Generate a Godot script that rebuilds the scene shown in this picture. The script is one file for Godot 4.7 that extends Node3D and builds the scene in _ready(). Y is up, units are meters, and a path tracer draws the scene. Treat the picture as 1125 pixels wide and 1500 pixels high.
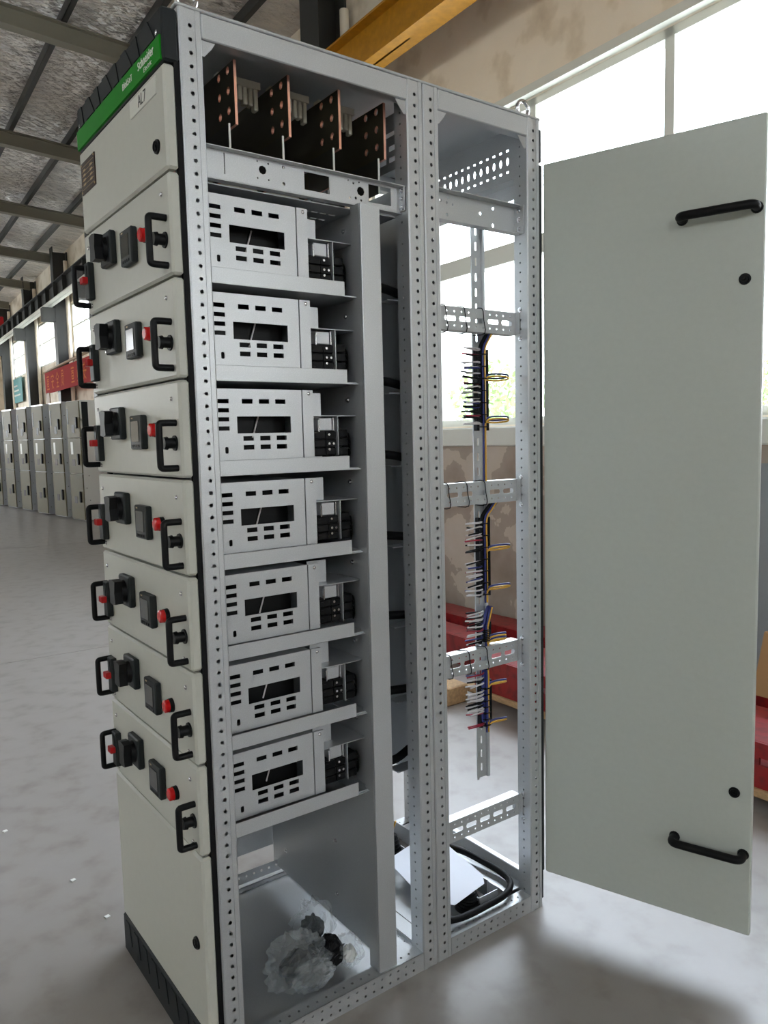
extends Node3D
# A withdrawable-drawer switchgear cabinet standing open in a workshop hall.
# Cabinet axes: x runs front to back, y up, z towards the open near side. The hall is turned 2 degrees to the cabinet.

const HALL_TURN := -0.0349066
var M := {}
var group_no := 1
var taken := {}

# ---------------------------------------------------------------- mesh helpers
func st_new() -> SurfaceTool:
	var st := SurfaceTool.new()
	st.begin(Mesh.PRIMITIVE_TRIANGLES)
	st.set_smooth_group(-1)
	return st

func tri(st: SurfaceTool, a: Vector3, b: Vector3, c: Vector3) -> void:
	st.add_vertex(a); st.add_vertex(c); st.add_vertex(b)

func quad(st: SurfaceTool, a: Vector3, b: Vector3, c: Vector3, d: Vector3) -> void:
	tri(st, a, b, c); tri(st, a, c, d)

func box(st: SurfaceTool, a: Vector3, b: Vector3) -> void:
	var lo := Vector3(minf(a.x, b.x), minf(a.y, b.y), minf(a.z, b.z))
	var hi := Vector3(maxf(a.x, b.x), maxf(a.y, b.y), maxf(a.z, b.z))
	var p := func(i: int) -> Vector3: return Vector3(hi.x if i & 1 else lo.x, hi.y if i & 2 else lo.y, hi.z if i & 4 else lo.z)
	for f in [[4, 5, 7, 6], [1, 0, 2, 3], [5, 1, 3, 7], [0, 4, 6, 2], [6, 7, 3, 2], [0, 1, 5, 4]]:
		quad(st, p.call(f[0]), p.call(f[1]), p.call(f[2]), p.call(f[3]))

# box with chamfered edges
func cbox(st: SurfaceTool, a: Vector3, b: Vector3, c: float) -> void:
	var lo := Vector3(minf(a.x, b.x), minf(a.y, b.y), minf(a.z, b.z))
	var hi := Vector3(maxf(a.x, b.x), maxf(a.y, b.y), maxf(a.z, b.z))
	var mid := (lo + hi) / 2
	var h := (hi - lo) / 2
	c = minf(c, minf(h.x, minf(h.y, h.z)) * 0.9)
	var pt := func(s: Vector3, axis: int) -> Vector3:
		var q := Vector3(s.x * (h.x - c), s.y * (h.y - c), s.z * (h.z - c))
		q[axis] = s[axis] * h[axis]
		return mid + q
	for axis in 3:
		var u := (axis + 1) % 3
		var v := (axis + 2) % 3
		for sg in [-1.0, 1.0]:
			var q: Array[Vector3] = []
			for k in [[-1, -1], [1, -1], [1, 1], [-1, 1]]:
				var s := Vector3()
				s[axis] = sg; s[u] = k[0]; s[v] = k[1]
				q.append(pt.call(s, axis))
			if sg > 0: quad(st, q[0], q[1], q[2], q[3])
			else: quad(st, q[3], q[2], q[1], q[0])
		for su in [-1.0, 1.0]:
			for sv in [-1.0, 1.0]:
				var s0 := Vector3(); var s1 := Vector3()
				s0[axis] = -1; s1[axis] = 1
				s0[u] = su; s1[u] = su; s0[v] = sv; s1[v] = sv
				var e0: Vector3 = pt.call(s0, u); var e1: Vector3 = pt.call(s1, u)
				var e2: Vector3 = pt.call(s1, v); var e3: Vector3 = pt.call(s0, v)
				if su * sv > 0: quad(st, e0, e3, e2, e1)
				else: quad(st, e0, e1, e2, e3)
	for sx in [-1.0, 1.0]:
		for sy in [-1.0, 1.0]:
			for sz in [-1.0, 1.0]:
				var s := Vector3(sx, sy, sz)
				var t0: Vector3 = pt.call(s, 0); var t1: Vector3 = pt.call(s, 1); var t2: Vector3 = pt.call(s, 2)
				if sx * sy * sz > 0: tri(st, t0, t1, t2)
				else: tri(st, t0, t2, t1)

func cyl(st: SurfaceTool, p0: Vector3, p1: Vector3, r0: float, r1: float, n := 16, caps := true) -> void:
	var d := (p1 - p0).normalized()
	var u := d.cross(Vector3.UP if absf(d.y) < 0.9 else Vector3.RIGHT).normalized()
	var v := d.cross(u)
	group_no += 1
	st.set_smooth_group(group_no)
	for i in n:
		var a := TAU * i / n
		var b := TAU * (i + 1) / n
		var ea := u * cos(a) + v * sin(a)
		var eb := u * cos(b) + v * sin(b)
		quad(st, p0 + ea * r0, p0 + eb * r0, p1 + eb * r1, p1 + ea * r1)
	st.set_smooth_group(-1)
	if caps:
		for i in n:
			var a := TAU * i / n
			var b := TAU * (i + 1) / n
			var ea := u * cos(a) + v * sin(a)
			var eb := u * cos(b) + v * sin(b)
			tri(st, p0, p0 + eb * r0, p0 + ea * r0)
			tri(st, p1, p1 + ea * r1, p1 + eb * r1)

func tube(st: SurfaceTool, pts: Array, r: float, n := 8) -> void:
	var m := pts.size()
	var rings := []
	var u := Vector3()
	for i in m:
		var d: Vector3 = (pts[mini(i + 1, m - 1)] - pts[maxi(i - 1, 0)]).normalized()
		if i == 0: u = d.cross(Vector3.UP if absf(d.y) < 0.9 else Vector3.RIGHT).normalized()
		else: u = (u - d * u.dot(d)).normalized()
		var v := d.cross(u)
		var ring := []
		for k in n:
			var a := TAU * k / n
			ring.append(pts[i] + (u * cos(a) + v * sin(a)) * r)
		rings.append(ring)
	group_no += 1
	st.set_smooth_group(group_no)
	for i in m - 1:
		for k in n:
			var k2 := (k + 1) % n
			quad(st, rings[i][k], rings[i][k2], rings[i + 1][k2], rings[i + 1][k])
	st.set_smooth_group(-1)
	for k in n:
		var k2 := (k + 1) % n
		tri(st, pts[0], rings[0][k2], rings[0][k])
		tri(st, pts[m - 1], rings[m - 1][k], rings[m - 1][k2])

func smooth_path(pts: Array, steps := 6) -> Array:
	var out := []
	var m := pts.size()
	for i in m - 1:
		var a: Vector3 = pts[maxi(i - 1, 0)]; var b: Vector3 = pts[i]
		var c: Vector3 = pts[i + 1]; var d: Vector3 = pts[mini(i + 2, m - 1)]
		for k in steps:
			out.append(b.cubic_interpolate(c, a, d, float(k) / steps))
	out.append(pts[m - 1])
	return out

func sphere(st: SurfaceTool, c: Vector3, r: Vector3, n := 10) -> void:
	group_no += 1
	st.set_smooth_group(group_no)
	for i in n:
		for j in n * 2:
			var q := []
			for k in [[0, 0], [0, 1], [1, 1], [1, 0]]:
				var th: float = PI * (i + k[0]) / n
				var ph: float = TAU * (j + k[1]) / (n * 2)
				q.append(c + Vector3(sin(th) * cos(ph), cos(th), sin(th) * sin(ph)) * r)
			quad(st, q[0], q[1], q[2], q[3])
	st.set_smooth_group(-1)

func index_near(a: Array, x: float) -> int:
	var best := 0
	for i in a.size():
		if absf(a[i] - x) < absf(a[best] - x): best = i
	return best

func unique_sorted(a: Array) -> Array:
	a.sort()
	var out := [a[0]]
	for x in a:
		if x - out[-1] > 0.00005: out.append(x)
	return out

const RING_X := [1.0, 1.0, 0.0, -1.0, -1.0, -1.0, 0.0, 1.0]
const RING_Y := [0.0, 1.0, 1.0, 1.0, 0.0, -1.0, -1.0, -1.0]

# sheet with real holes. holes: [centre u, centre v, half u, half v, kind]; kind 0 rectangle, 1 round, 2 slot
func plate(st: SurfaceTool, o: Vector3, U: Vector3, V: Vector3, w: float, h: float, holes: Array, t: float) -> void:
	var N := U.cross(V)
	var us := [0.0, w]
	var vs := [0.0, h]
	for q in holes:
		var g: float = 1.0 if q[4] == 0 else 1.18
		us.append(q[0] - q[2] * g); us.append(q[0] + q[2] * g)
		vs.append(q[1] - q[3] * g); vs.append(q[1] + q[3] * g)
	us = unique_sorted(us); vs = unique_sorted(vs)
	var nu := us.size() - 1
	var nv := vs.size() - 1
	var mark := PackedByteArray()
	mark.resize(nu * nv)
	var at := func(u: float, v: float, d: float) -> Vector3: return o + U * u + V * v - N * d
	for q in holes:
		var g: float = 1.0 if q[4] == 0 else 1.18
		var i0 := index_near(us, q[0] - q[2] * g)
		var i1 := index_near(us, q[0] + q[2] * g)
		var j0 := index_near(vs, q[1] - q[3] * g)
		var j1 := index_near(vs, q[1] + q[3] * g)
		for i in range(i0, i1):
			for j in range(j0, j1):
				mark[i * nv + j] = 1
		var poly := []
		if q[4] == 0:
			for k in [[1, -1], [1, 1], [-1, 1], [-1, -1]]:
				poly.append(Vector2(q[0] + q[2] * k[0], q[1] + q[3] * k[1]))
		else:
			for k in 8:
				var e := Vector2(cos(TAU * k / 8.0) * q[2], sin(TAU * k / 8.0) * q[3])
				if q[4] == 2 and k % 2 == 1:
					var cap: float = minf(q[2], q[3])
					e = Vector2(RING_X[k] * (q[2] - cap * 0.4), RING_Y[k] * (q[3] - (0.05 * cap if q[2] > q[3] else 0.4 * cap)))
					if q[3] > q[2]: e = Vector2(RING_X[k] * q[2] * 0.95, RING_Y[k] * (q[3] - cap * 0.4))
				poly.append(Vector2(q[0], q[1]) + e)
			for d in ([0.0, t] if t > 0 else [0.0]):
				for k in 8:
					var k2 := (k + 1) % 8
					var a: Vector3 = at.call(poly[k].x, poly[k].y, d)
					var b: Vector3 = at.call(poly[k2].x, poly[k2].y, d)
					var c: Vector3 = at.call(q[0] + RING_X[k2] * q[2] * g, q[1] + RING_Y[k2] * q[3] * g, d)
					var e: Vector3 = at.call(q[0] + RING_X[k] * q[2] * g, q[1] + RING_Y[k] * q[3] * g, d)
					if d == 0.0: quad(st, a, e, c, b)
					else: quad(st, a, b, c, e)
		if t > 0:
			for k in poly.size():
				var p0: Vector2 = poly[k]
				var p1: Vector2 = poly[(k + 1) % poly.size()]
				quad(st, at.call(p0.x, p0.y, 0.0), at.call(p1.x, p1.y, 0.0), at.call(p1.x, p1.y, t), at.call(p0.x, p0.y, t))
	for i in nu:
		var j := 0
		while j < nv:
			if mark[i * nv + j]:
				j += 1
				continue
			var k := j
			while k < nv and not mark[i * nv + k]: k += 1
			quad(st, at.call(us[i], vs[j], 0.0), at.call(us[i + 1], vs[j], 0.0), at.call(us[i + 1], vs[k], 0.0), at.call(us[i], vs[k], 0.0))
			if t > 0: quad(st, at.call(us[i], vs[k], t), at.call(us[i + 1], vs[k], t), at.call(us[i + 1], vs[j], t), at.call(us[i], vs[j], t))
			j = k
	if t > 0:
		var c := [Vector2(0, 0), Vector2(w, 0), Vector2(w, h), Vector2(0, h)]
		for k in 4:
			var p0: Vector2 = c[k]
			var p1: Vector2 = c[(k + 1) % 4]
			quad(st, at.call(p0.x, p0.y, t), at.call(p1.x, p1.y, t), at.call(p1.x, p1.y, 0.0), at.call(p0.x, p0.y, 0.0))

# extruded polygon: points in the (U, V) plane through o, thickness t along U x V
func prism(st: SurfaceTool, o: Vector3, U: Vector3, V: Vector3, poly: PackedVector2Array, t: float) -> void:
	var N := U.cross(V)
	if Geometry2D.is_polygon_clockwise(poly): poly.reverse()
	var idx := Geometry2D.triangulate_polygon(poly)
	for k in range(0, idx.size(), 3):
		var a := o + U * poly[idx[k]].x + V * poly[idx[k]].y
		var b := o + U * poly[idx[k + 1]].x + V * poly[idx[k + 1]].y
		var c := o + U * poly[idx[k + 2]].x + V * poly[idx[k + 2]].y
		if (b - a).cross(c - a).dot(N) < 0:
			var s := b
			b = c; c = s
		tri(st, a + N * t, b + N * t, c + N * t)
		tri(st, a, c, b)
	for k in poly.size():
		var p := poly[k]
		var q := poly[(k + 1) % poly.size()]
		var a := o + U * p.x + V * p.y
		var b := o + U * q.x + V * q.y
		quad(st, a, b, b + N * t, a + N * t)

func done(st: SurfaceTool, mat: Material) -> ArrayMesh:
	st.generate_normals()
	st.set_material(mat)
	return st.commit()

func put_mesh(called: String, mesh: Mesh, parent: Node, at := Vector3.ZERO) -> MeshInstance3D:
	var o := MeshInstance3D.new()
	o.name = called
	o.mesh = mesh
	o.position = at
	o.cast_shadow = GeometryInstance3D.SHADOW_CASTING_SETTING_ON
	parent.add_child(o, true)
	return o

func part(called: String, st: SurfaceTool, mat: Material, parent: Node, at := Vector3.ZERO) -> MeshInstance3D:
	return put_mesh(called, done(st, mat), parent, at)

func numbered(called: String) -> String:
	if not taken.has(called):
		taken[called] = 0
		return called
	taken[called] += 1
	return "%s_%03d" % [called, taken[called]]

func tag(o: Node, label: String, category: String, group := "") -> void:
	o.set_meta("label", label)
	o.set_meta("category", category)
	if group: o.set_meta("group", group)

func thing(called: String, label: String, category: String, at := Vector3.ZERO, turn := 0.0, group := "") -> Node3D:
	var o := Node3D.new()
	o.name = numbered(called)
	add_child(o)
	o.position = at
	o.rotation.y = turn
	tag(o, label, category, group)
	return o

func structure(called: String, st: SurfaceTool, mat: Material, turn := HALL_TURN) -> MeshInstance3D:
	var o := part(called, st, mat, self)
	o.rotation.y = turn
	o.set_meta("kind", "structure")
	return o

func lettering(text: String, height: float, mat: Material, parent: Node, at: Vector3, turn: float, bold := false, stretch := 1.0) -> MeshInstance3D:
	var f := SystemFont.new()
	f.font_names = PackedStringArray(["Droid Sans"])
	if bold: f.font_weight = 700
	var t := TextMesh.new()
	t.font = f
	t.text = text
	t.font_size = 32
	t.pixel_size = height / 23.0
	t.depth = 0.0008
	t.material = mat
	var o := put_mesh("lettering", t, parent, at)
	o.rotation.y = turn
	o.scale = Vector3(stretch, 1, 1)
	return o

# ---------------------------------------------------------------- materials
func noise_tex(freq: float, seed_no: int, ramp: Array, kind := FastNoiseLite.TYPE_SIMPLEX_SMOOTH, octaves := 4, size := 512, bump := 0.0) -> NoiseTexture2D:
	var n := FastNoiseLite.new()
	n.noise_type = kind
	n.seed = seed_no
	n.frequency = freq
	n.fractal_octaves = octaves
	var t := NoiseTexture2D.new()
	t.width = size; t.height = size
	t.seamless = true
	t.noise = n
	if bump > 0.0:
		t.as_normal_map = true
		t.bump_strength = bump
	elif ramp:
		var g := Gradient.new()
		var offs := PackedFloat32Array()
		var cols := PackedColorArray()
		for r in ramp:
			offs.append(r[0]); cols.append(r[1])
		g.offsets = offs; g.colors = cols
		t.color_ramp = g
	return t

func mat(c: Color, rough: float, metal := 0.0) -> StandardMaterial3D:
	var m := StandardMaterial3D.new()
	m.albedo_color = c
	m.roughness = rough
	m.metallic = metal
	return m

func textured(m: StandardMaterial3D, tex: Texture2D, scale: float, world := true) -> StandardMaterial3D:
	m.albedo_texture = tex
	m.uv1_triplanar = true
	m.uv1_world_triplanar = world
	m.uv1_scale = Vector3.ONE * scale
	return m

func bumped(m: StandardMaterial3D, tex: Texture2D, amount: float) -> StandardMaterial3D:
	m.normal_enabled = true
	m.normal_texture = tex
	m.normal_scale = amount
	return m

func g(v: float) -> Color: return Color(v, v, v)

func make_materials() -> void:
	var spangle := noise_tex(0.06, 3, [[0.0, g(0.93)], [0.5, g(0.97)], [1.0, g(1.0)]], FastNoiseLite.TYPE_CELLULAR, 2)
	var fine := noise_tex(0.09, 5, [], FastNoiseLite.TYPE_SIMPLEX, 3, 512, 1.2)
	M.galv = textured(mat(Color(0.8, 0.81, 0.815), 0.4, 0.6), spangle, 14.0)
	M.paint = mat(Color(0.765, 0.765, 0.72), 0.42)
	bumped(textured(M.paint, noise_tex(0.02, 8, [[0.0, g(0.985)], [1.0, g(1.0)]]), 3.0), fine, 0.08)
	M.door_paint = mat(Color(0.765, 0.785, 0.75), 0.4)
	bumped(textured(M.door_paint, noise_tex(0.02, 9, [[0.0, g(0.98)], [1.0, g(1.0)]]), 5.0), fine, 0.14)
	M.black = mat(Color(0.06, 0.062, 0.064), 0.45)
	M.rubber = mat(Color(0.05, 0.05, 0.052), 0.6)
	M.charcoal = mat(Color(0.17, 0.185, 0.185), 0.45)
	M.header = mat(Color(0.15, 0.165, 0.17), 0.5)
	M.green = mat(Color(0.0, 0.5, 0.04), 0.5)
	M.white = mat(Color(0.93, 0.93, 0.91), 0.5)
	M.label = mat(Color(0.86, 0.86, 0.82), 0.35)
	M.ink = mat(Color(0.06, 0.06, 0.06), 0.5)
	M.red = mat(Color(0.75, 0.07, 0.1), 0.32)
	M.lens = mat(Color(0.8, 0.04, 0.05), 0.2)
	M.screen = mat(Color(0.2, 0.21, 0.2), 0.12)
	M.copper = mat(Color(0.96, 0.72, 0.62), 0.35, 0.9)
	M.copper_shade = mat(Color(0.3, 0.28, 0.22), 0.35, 0.6)  # busbar copper with the dim interior reflection put into the colour
	M.bronze = mat(Color(0.2, 0.13, 0.08), 0.3, 0.4)
	M.gold = mat(Color(0.75, 0.66, 0.5), 0.4, 0.3)
	M.chrome = mat(Color(0.85, 0.85, 0.86), 0.2, 1.0)
	M.insulator = mat(Color(0.85, 0.83, 0.76), 0.5)
	M.smoke = mat(Color(0.16, 0.15, 0.12), 0.3)
	M.paper = mat(Color(0.93, 0.94, 0.97), 0.8)
	M.yellow_wire = mat(Color(0.86, 0.66, 0.2), 0.45)
	M.blue_wire = mat(Color(0.14, 0.17, 0.45), 0.45)
	M.red_wire = mat(Color(0.62, 0.1, 0.2), 0.45)
	M.white_wire = mat(Color(0.82, 0.8, 0.8), 0.5)
	M.bag = mat(Color(0.85, 0.88, 0.89, 0.16), 0.3)
	M.bag.transparency = BaseMaterial3D.TRANSPARENCY_ALPHA
	M.wood = textured(mat(Color(0.8, 0.65, 0.47), 0.7), noise_tex(0.03, 15, [[0.0, g(0.8)], [1.0, g(1.0)]]), 3.0)
	M.carton = mat(Color(0.72, 0.56, 0.38), 0.8)
	M.red_steel = textured(mat(Color(0.56, 0.06, 0.07), 0.4), noise_tex(0.02, 16, [[0.0, g(0.75)], [0.55, g(1.0)], [1.0, g(1.0)]]), 1.5)
	# hall
	M.concrete = textured(mat(Color(0.63, 0.61, 0.59), 0.34), noise_tex(0.012, 21, [[0.0, Color(0.86, 0.845, 0.83)], [0.35, Color(0.955, 0.945, 0.935)], [0.5, Color(0.98, 0.975, 0.97)], [1.0, g(1.0)]], FastNoiseLite.TYPE_SIMPLEX_SMOOTH, 7, 1024), 0.45)
	bumped(M.concrete, noise_tex(0.02, 22, [], FastNoiseLite.TYPE_SIMPLEX_SMOOTH, 5, 512, 1.0), 0.06)
	M.plaster = textured(mat(Color(0.97, 0.925, 0.85), 0.85), noise_tex(0.012, 23, [[0.0, Color(0.84, 0.81, 0.77)], [0.3, Color(0.93, 0.915, 0.89)], [0.45, Color(0.985, 0.98, 0.975)], [1.0, g(1.0)]], FastNoiseLite.TYPE_SIMPLEX_SMOOTH, 6, 1024), 0.16)
	M.dado = textured(mat(Color(0.8, 0.75, 0.7), 0.85), noise_tex(0.005, 27, [[0.0, Color(0.72, 0.69, 0.66)], [0.4, Color(0.82, 0.79, 0.77)], [0.585, Color(0.84, 0.82, 0.8)], [0.6, Color(0.97, 0.96, 0.94)], [1.0, g(1.0)]], FastNoiseLite.TYPE_SIMPLEX_SMOOTH, 6, 1024), 0.35)
	M.foil = textured(mat(Color(1.0, 0.97, 0.93), 0.28, 0.2), noise_tex(0.01, 31, [[0.0, g(0.8)], [1.0, g(1.0)]]), 0.4)
	bumped(M.foil, noise_tex(0.013, 32, [], FastNoiseLite.TYPE_SIMPLEX_SMOOTH, 4, 1024, 22.0), 1.6)
	M.foil.uv1_scale = Vector3(0.25, 0.25, 0.7)
	M.steel_grey = mat(Color(0.52, 0.5, 0.44), 0.55)
	M.steel_dark = mat(Color(0.24, 0.24, 0.23), 0.55)
	M.crane_yellow = textured(mat(Color(0.8, 0.56, 0.1), 0.45), noise_tex(0.02, 33, [[0.0, g(0.85)], [1.0, g(1.0)]]), 1.0)
	M.frame = mat(Color(0.86, 0.86, 0.82), 0.4)
	M.glass = mat(Color(0.95, 0.98, 0.97, 0.06), 0.0)
	M.glass.transparency = BaseMaterial3D.TRANSPARENCY_ALPHA
	M.beige_cab = mat(Color(0.47, 0.445, 0.35), 0.6)
	M.banner = mat(Color(0.66, 0.1, 0.09), 0.95)
	M.banner_gold = mat(Color(0.85, 0.45, 0.16), 0.9)
	M.teal = textured(mat(Color(0.36, 0.62, 0.62), 0.6), noise_tex(0.02, 35, [[0.0, g(0.8)], [1.0, g(1.0)]]), 1.0)
	M.bamboo = mat(Color(0.55, 0.4, 0.22), 0.6)
	M.grey_board = mat(Color(0.55, 0.57, 0.58), 0.5)
	for k in ["black", "rubber", "charcoal", "header", "green"]: M[k].metallic_specular = 0.32
	M.yard = mat(Color(0.72, 0.72, 0.7), 0.9)
	M.far_wall = mat(Color(0.92, 0.92, 0.89), 0.9)
	M.leaf = mat(Color(0.45, 0.55, 0.3), 0.8)
	M.bark = mat(Color(0.35, 0.28, 0.2), 0.9)

# ---------------------------------------------------------------- scene
func _ready() -> void:
	var cam := Camera3D.new()
	cam.name = "camera"
	add_child(cam)
	cam.position = Vector3(-0.61945, 1.37481, 1.47437)
	cam.rotation = Vector3(-0.0962768, -0.6303636, -0.0238030)
	cam.fov = 66.907
	cam.near = 0.05
	cam.far = 300.0
	cam.current = true

	var env := Environment.new()
	env.background_mode = Environment.BG_SKY
	var sky := Sky.new()
	var sm := ProceduralSkyMaterial.new()
	sm.sky_top_color = Color(0.86, 0.91, 0.97)
	sm.sky_horizon_color = Color(0.97, 0.98, 0.98)
	sm.ground_horizon_color = Color(0.8, 0.8, 0.78)
	sm.ground_bottom_color = Color(0.6, 0.6, 0.58)
	sm.sky_energy_multiplier = 1.0
	sky.sky_material = sm
	env.sky = sky
	env.background_energy_multiplier = 10.0
	env.tonemap_mode = Environment.TONE_MAPPER_LINEAR
	env.tonemap_exposure = 1.7
	env.sdfgi_enabled = true
	env.ssao_enabled = true
	env.ssil_enabled = true
	var we := WorldEnvironment.new()
	we.name = "environment"
	we.environment = env
	add_child(we)

	make_materials()
	build_hall()
	build_cabinet()
	build_drawers()
	build_wiring()
	build_loose_things()
	build_background_things()

func hall_part(called: String, st: SurfaceTool, m: Material, parent: Node) -> MeshInstance3D:
	return part(called, st, m, parent)

func foil_y(x: float) -> float:
	return 5.82 + 0.07 * (3.5 - x) if x > -2.2 else 5.82 + 0.07 * 5.7 - 0.07 * (-2.2 - x)

func build_hall() -> void:
	var X := Vector3.RIGHT
	var Y := Vector3.UP
	var Z := Vector3.BACK
	# floor
	var st := st_new()
	box(st, Vector3(-8.6, -0.2, -27.3), Vector3(4.1, -0.012, 10.3))
	var joints := [-27.3, -21.86, -15.86, -9.86, -3.86, 2.14, 8.14, 10.3]
	for k in joints.size() - 1:
		box(st, Vector3(-8.6, -0.012, joints[k] + 0.004), Vector3(4.1, 0, joints[k + 1] - 0.004))
	structure("floor", st, M.concrete)
	# right wall: near ribbon window, three high far windows, two more bays behind the viewer
	st = st_new()
	var holes := []
	var z0 := -27.0
	var wins := [[-5.0, 0.7, 1.45, 3.85], [-25.5, -23.5, 3.47, 4.6], [-21.4, -19.2, 3.45, 4.6], [-17.5, -15.4, 3.45, 4.6], [5.8, 9.2, 1.45, 3.85], [-13.6, -11.5, 3.45, 4.6]]
	for w in wins:
		holes.append([(w[0] + w[1]) / 2 - z0, (w[2] + w[3]) / 2, (w[1] - w[0]) / 2, (w[3] - w[2]) / 2, 0])
	# the wall faces -x: U = +z, V = +y gives N = -x
	plate(st, Vector3(3.75, 0, z0), Z, Y, 37.0, 5.85, holes, 0.24)
	var wr := structure("wall_right", st, M.plaster)
	st = st_new()
	plate(st, Vector3(3.742, 0, -27), Z, Y, 37.0, 1.3, [], 0.0)
	part("dado", st, M.dado, wr)
	st = st_new()
	box(st, Vector3(3.28, 0, -5.25), Vector3(3.76, 1.29, 0.9))
	part("thick_parapet", st, M.dado, wr)
	# columns against the right wall
	for cz in [-5.5, -11.0, -14.4, -17.6, -21.3, -25.4, 1.2, 5.4]:
		st = st_new()
		var cw := 0.26 if cz < -6.0 else 0.36
		box(st, Vector3(3.42, 0, cz - cw / 2), Vector3(3.44, foil_y(3.4) - 0.005, cz + cw / 2))
		box(st, Vector3(3.44, 0, cz - 0.01), Vector3(3.72, foil_y(3.4) - 0.1, cz + 0.01))
		box(st, Vector3(3.72, 0, cz - cw / 2), Vector3(3.745, foil_y(3.4) - 0.1, cz + cw / 2))
		part("steel_column", st, M.steel_dark, wr)
		st = st_new()
		cyl(st, Vector3(3.66, 0, cz + 0.27), Vector3(3.66, 5.5, cz + 0.27), 0.045, 0.045, 12)
		part("downpipe", st, M.plaster, wr)
	# window frames and panes
	var n := 0
	for w in wins:
		n += 1
		var node := Node3D.new()
		node.name = "window_%d" % n
		add_child(node)
		node.rotation.y = HALL_TURN
		node.set_meta("kind", "structure")
		var near_one: bool = w[2] < 2.0
		st = st_new()
		var fx0 := 3.78
		var fx1 := 3.86
		var b := 0.055
		box(st, Vector3(fx0, w[3] - b, w[0]), Vector3(fx1, w[3], w[1]))
		box(st, Vector3(fx0, w[2], w[0]), Vector3(fx1, w[2] + b, w[1]))
		box(st, Vector3(fx0, w[2], w[0]), Vector3(fx1, w[3], w[0] + b))
		box(st, Vector3(fx0, w[2], w[1] - b), Vector3(fx1, w[3], w[1]))
		part("frame", st, M.frame, node)
		var cuts := []
		if n == 1: cuts = [-4.0, -2.83, -1.65, -0.47]
		else:
			for k in range(1, 4): cuts.append(lerpf(w[0], w[1], k / 4.0))
		var mw := 0.035 if near_one else 0.012
		for c in cuts:
			st = st_new()
			box(st, Vector3(fx0, w[2], c - mw), Vector3(fx1 - 0.02, w[3], c + mw))
			part("mullion", st, M.frame, node)
		st = st_new()
		if near_one: box(st, Vector3(3.75, 2.71, w[0]), Vector3(fx1 - 0.01, 2.85, w[1]))
		else: box(st, Vector3(fx0, 4.05, w[0]), Vector3(fx1 - 0.02, 4.08, w[1]))
		part("transom", st, M.frame, node)
		var zs := [w[0]] + cuts + [w[1]]
		for k in zs.size() - 1:
			st = st_new()
			box(st, Vector3(3.82, w[2] + 0.03, zs[k] + 0.01), Vector3(3.826, w[3] - 0.03, zs[k + 1] - 0.01))
			part("pane", st, M.glass, node)
		if near_one:
			st = st_new()
			cbox(st, Vector3(3.25 if n == 1 else 3.62, 1.29, w[0] - 0.1), Vector3(3.78, 1.43, w[1] + 0.1), 0.01)
			part("sill", st, M.frame, node)
			st = st_new()
			box(st, Vector3(3.69, w[3], w[0] - 0.06), Vector3(3.76, w[3] + 0.06, w[1] + 0.06))
			part("head_trim", st, M.frame, node)
	# left wall with windows, far and near end walls
	st = st_new()
	holes = []
	for k in 4:
		holes.append([5.0 + k * 8.8, 4.1, 1.1, 0.6, 0])
	plate(st, Vector3(-8.3, 0, 10), -Z, Y, 37.0, 5.85, holes, 0.24)
	structure("wall_left", st, M.plaster)
	st = st_new()
	plate(st, Vector3(-8.5, 0, -27), X, Y, 12.4, 6.25, [[3.2, 2.9, 1.6, 1.3, 0], [8.2, 2.9, 1.6, 1.3, 0]], 0.24)
	structure("wall_back", st, M.plaster)
	st = st_new()
	plate(st, Vector3(3.9, 0, 10), -X, Y, 12.4, 6.25, [[9.2, 4.3, 1.1, 0.6, 0], [3.4, 4.3, 1.1, 0.6, 0]], 0.24)
	structure("wall_front", st, M.plaster)
	# ceiling: foil-faced insulation over rafters and purlins
	st = st_new()
	var e0 := foil_y(4.1)
	var er := foil_y(-2.2)
	var el := foil_y(-8.6)
	for s in [[4.1, e0, -2.2, er], [-2.2, er, -8.6, el]]:
		var a := Vector3(s[0], s[1], -27.3)
		var b := Vector3(s[2], s[3], -27.3)
		var d := Vector3(0, 0, 37.6)
		var up := Vector3(0, 0.1, 0)
		quad(st, a, a + d, b + d, b)
		quad(st, a + up, b + up, b + d + up, a + d + up)
		quad(st, a, a + up, a + d + up, a + d)
		quad(st, b, b + d, b + d + up, b + up)
	var ceiling := structure("ceiling", st, M.foil)
	var rz := -24.6
	while rz < 9.5:
		if absf(rz - 2.6) < 50.0:
			st = st_new()
			for s in [[3.6, -2.2], [-2.2, -8.2]]:
				var ya := foil_y(s[0]) - 0.32
				var yb := foil_y(s[1]) - 0.32
				for f in [[0.0, 0.015, 0.07], [0.015, 0.19, 0.012], [0.19, 0.205, 0.07]]:
					var pa := Vector3(s[0], ya, rz)
					var pb := Vector3(s[1], yb, rz)
					var lo := Vector3(0, f[0], 0)
					var hi := Vector3(0, f[1], 0)
					var w := Vector3(0, 0, f[2])
					quad(st, pa + lo + w, pa + hi + w, pb + hi + w, pb + lo + w)
					quad(st, pa + lo - w, pb + lo - w, pb + hi - w, pa + hi - w)
					quad(st, pa + lo - w, pa + lo + w, pb + lo + w, pb + lo - w)
					quad(st, pa + hi + w, pa + hi - w, pb + hi - w, pb + hi + w)
			part("rafter", st, M.steel_grey, ceiling)
		rz += 3.4
	var px := 3.12
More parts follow.
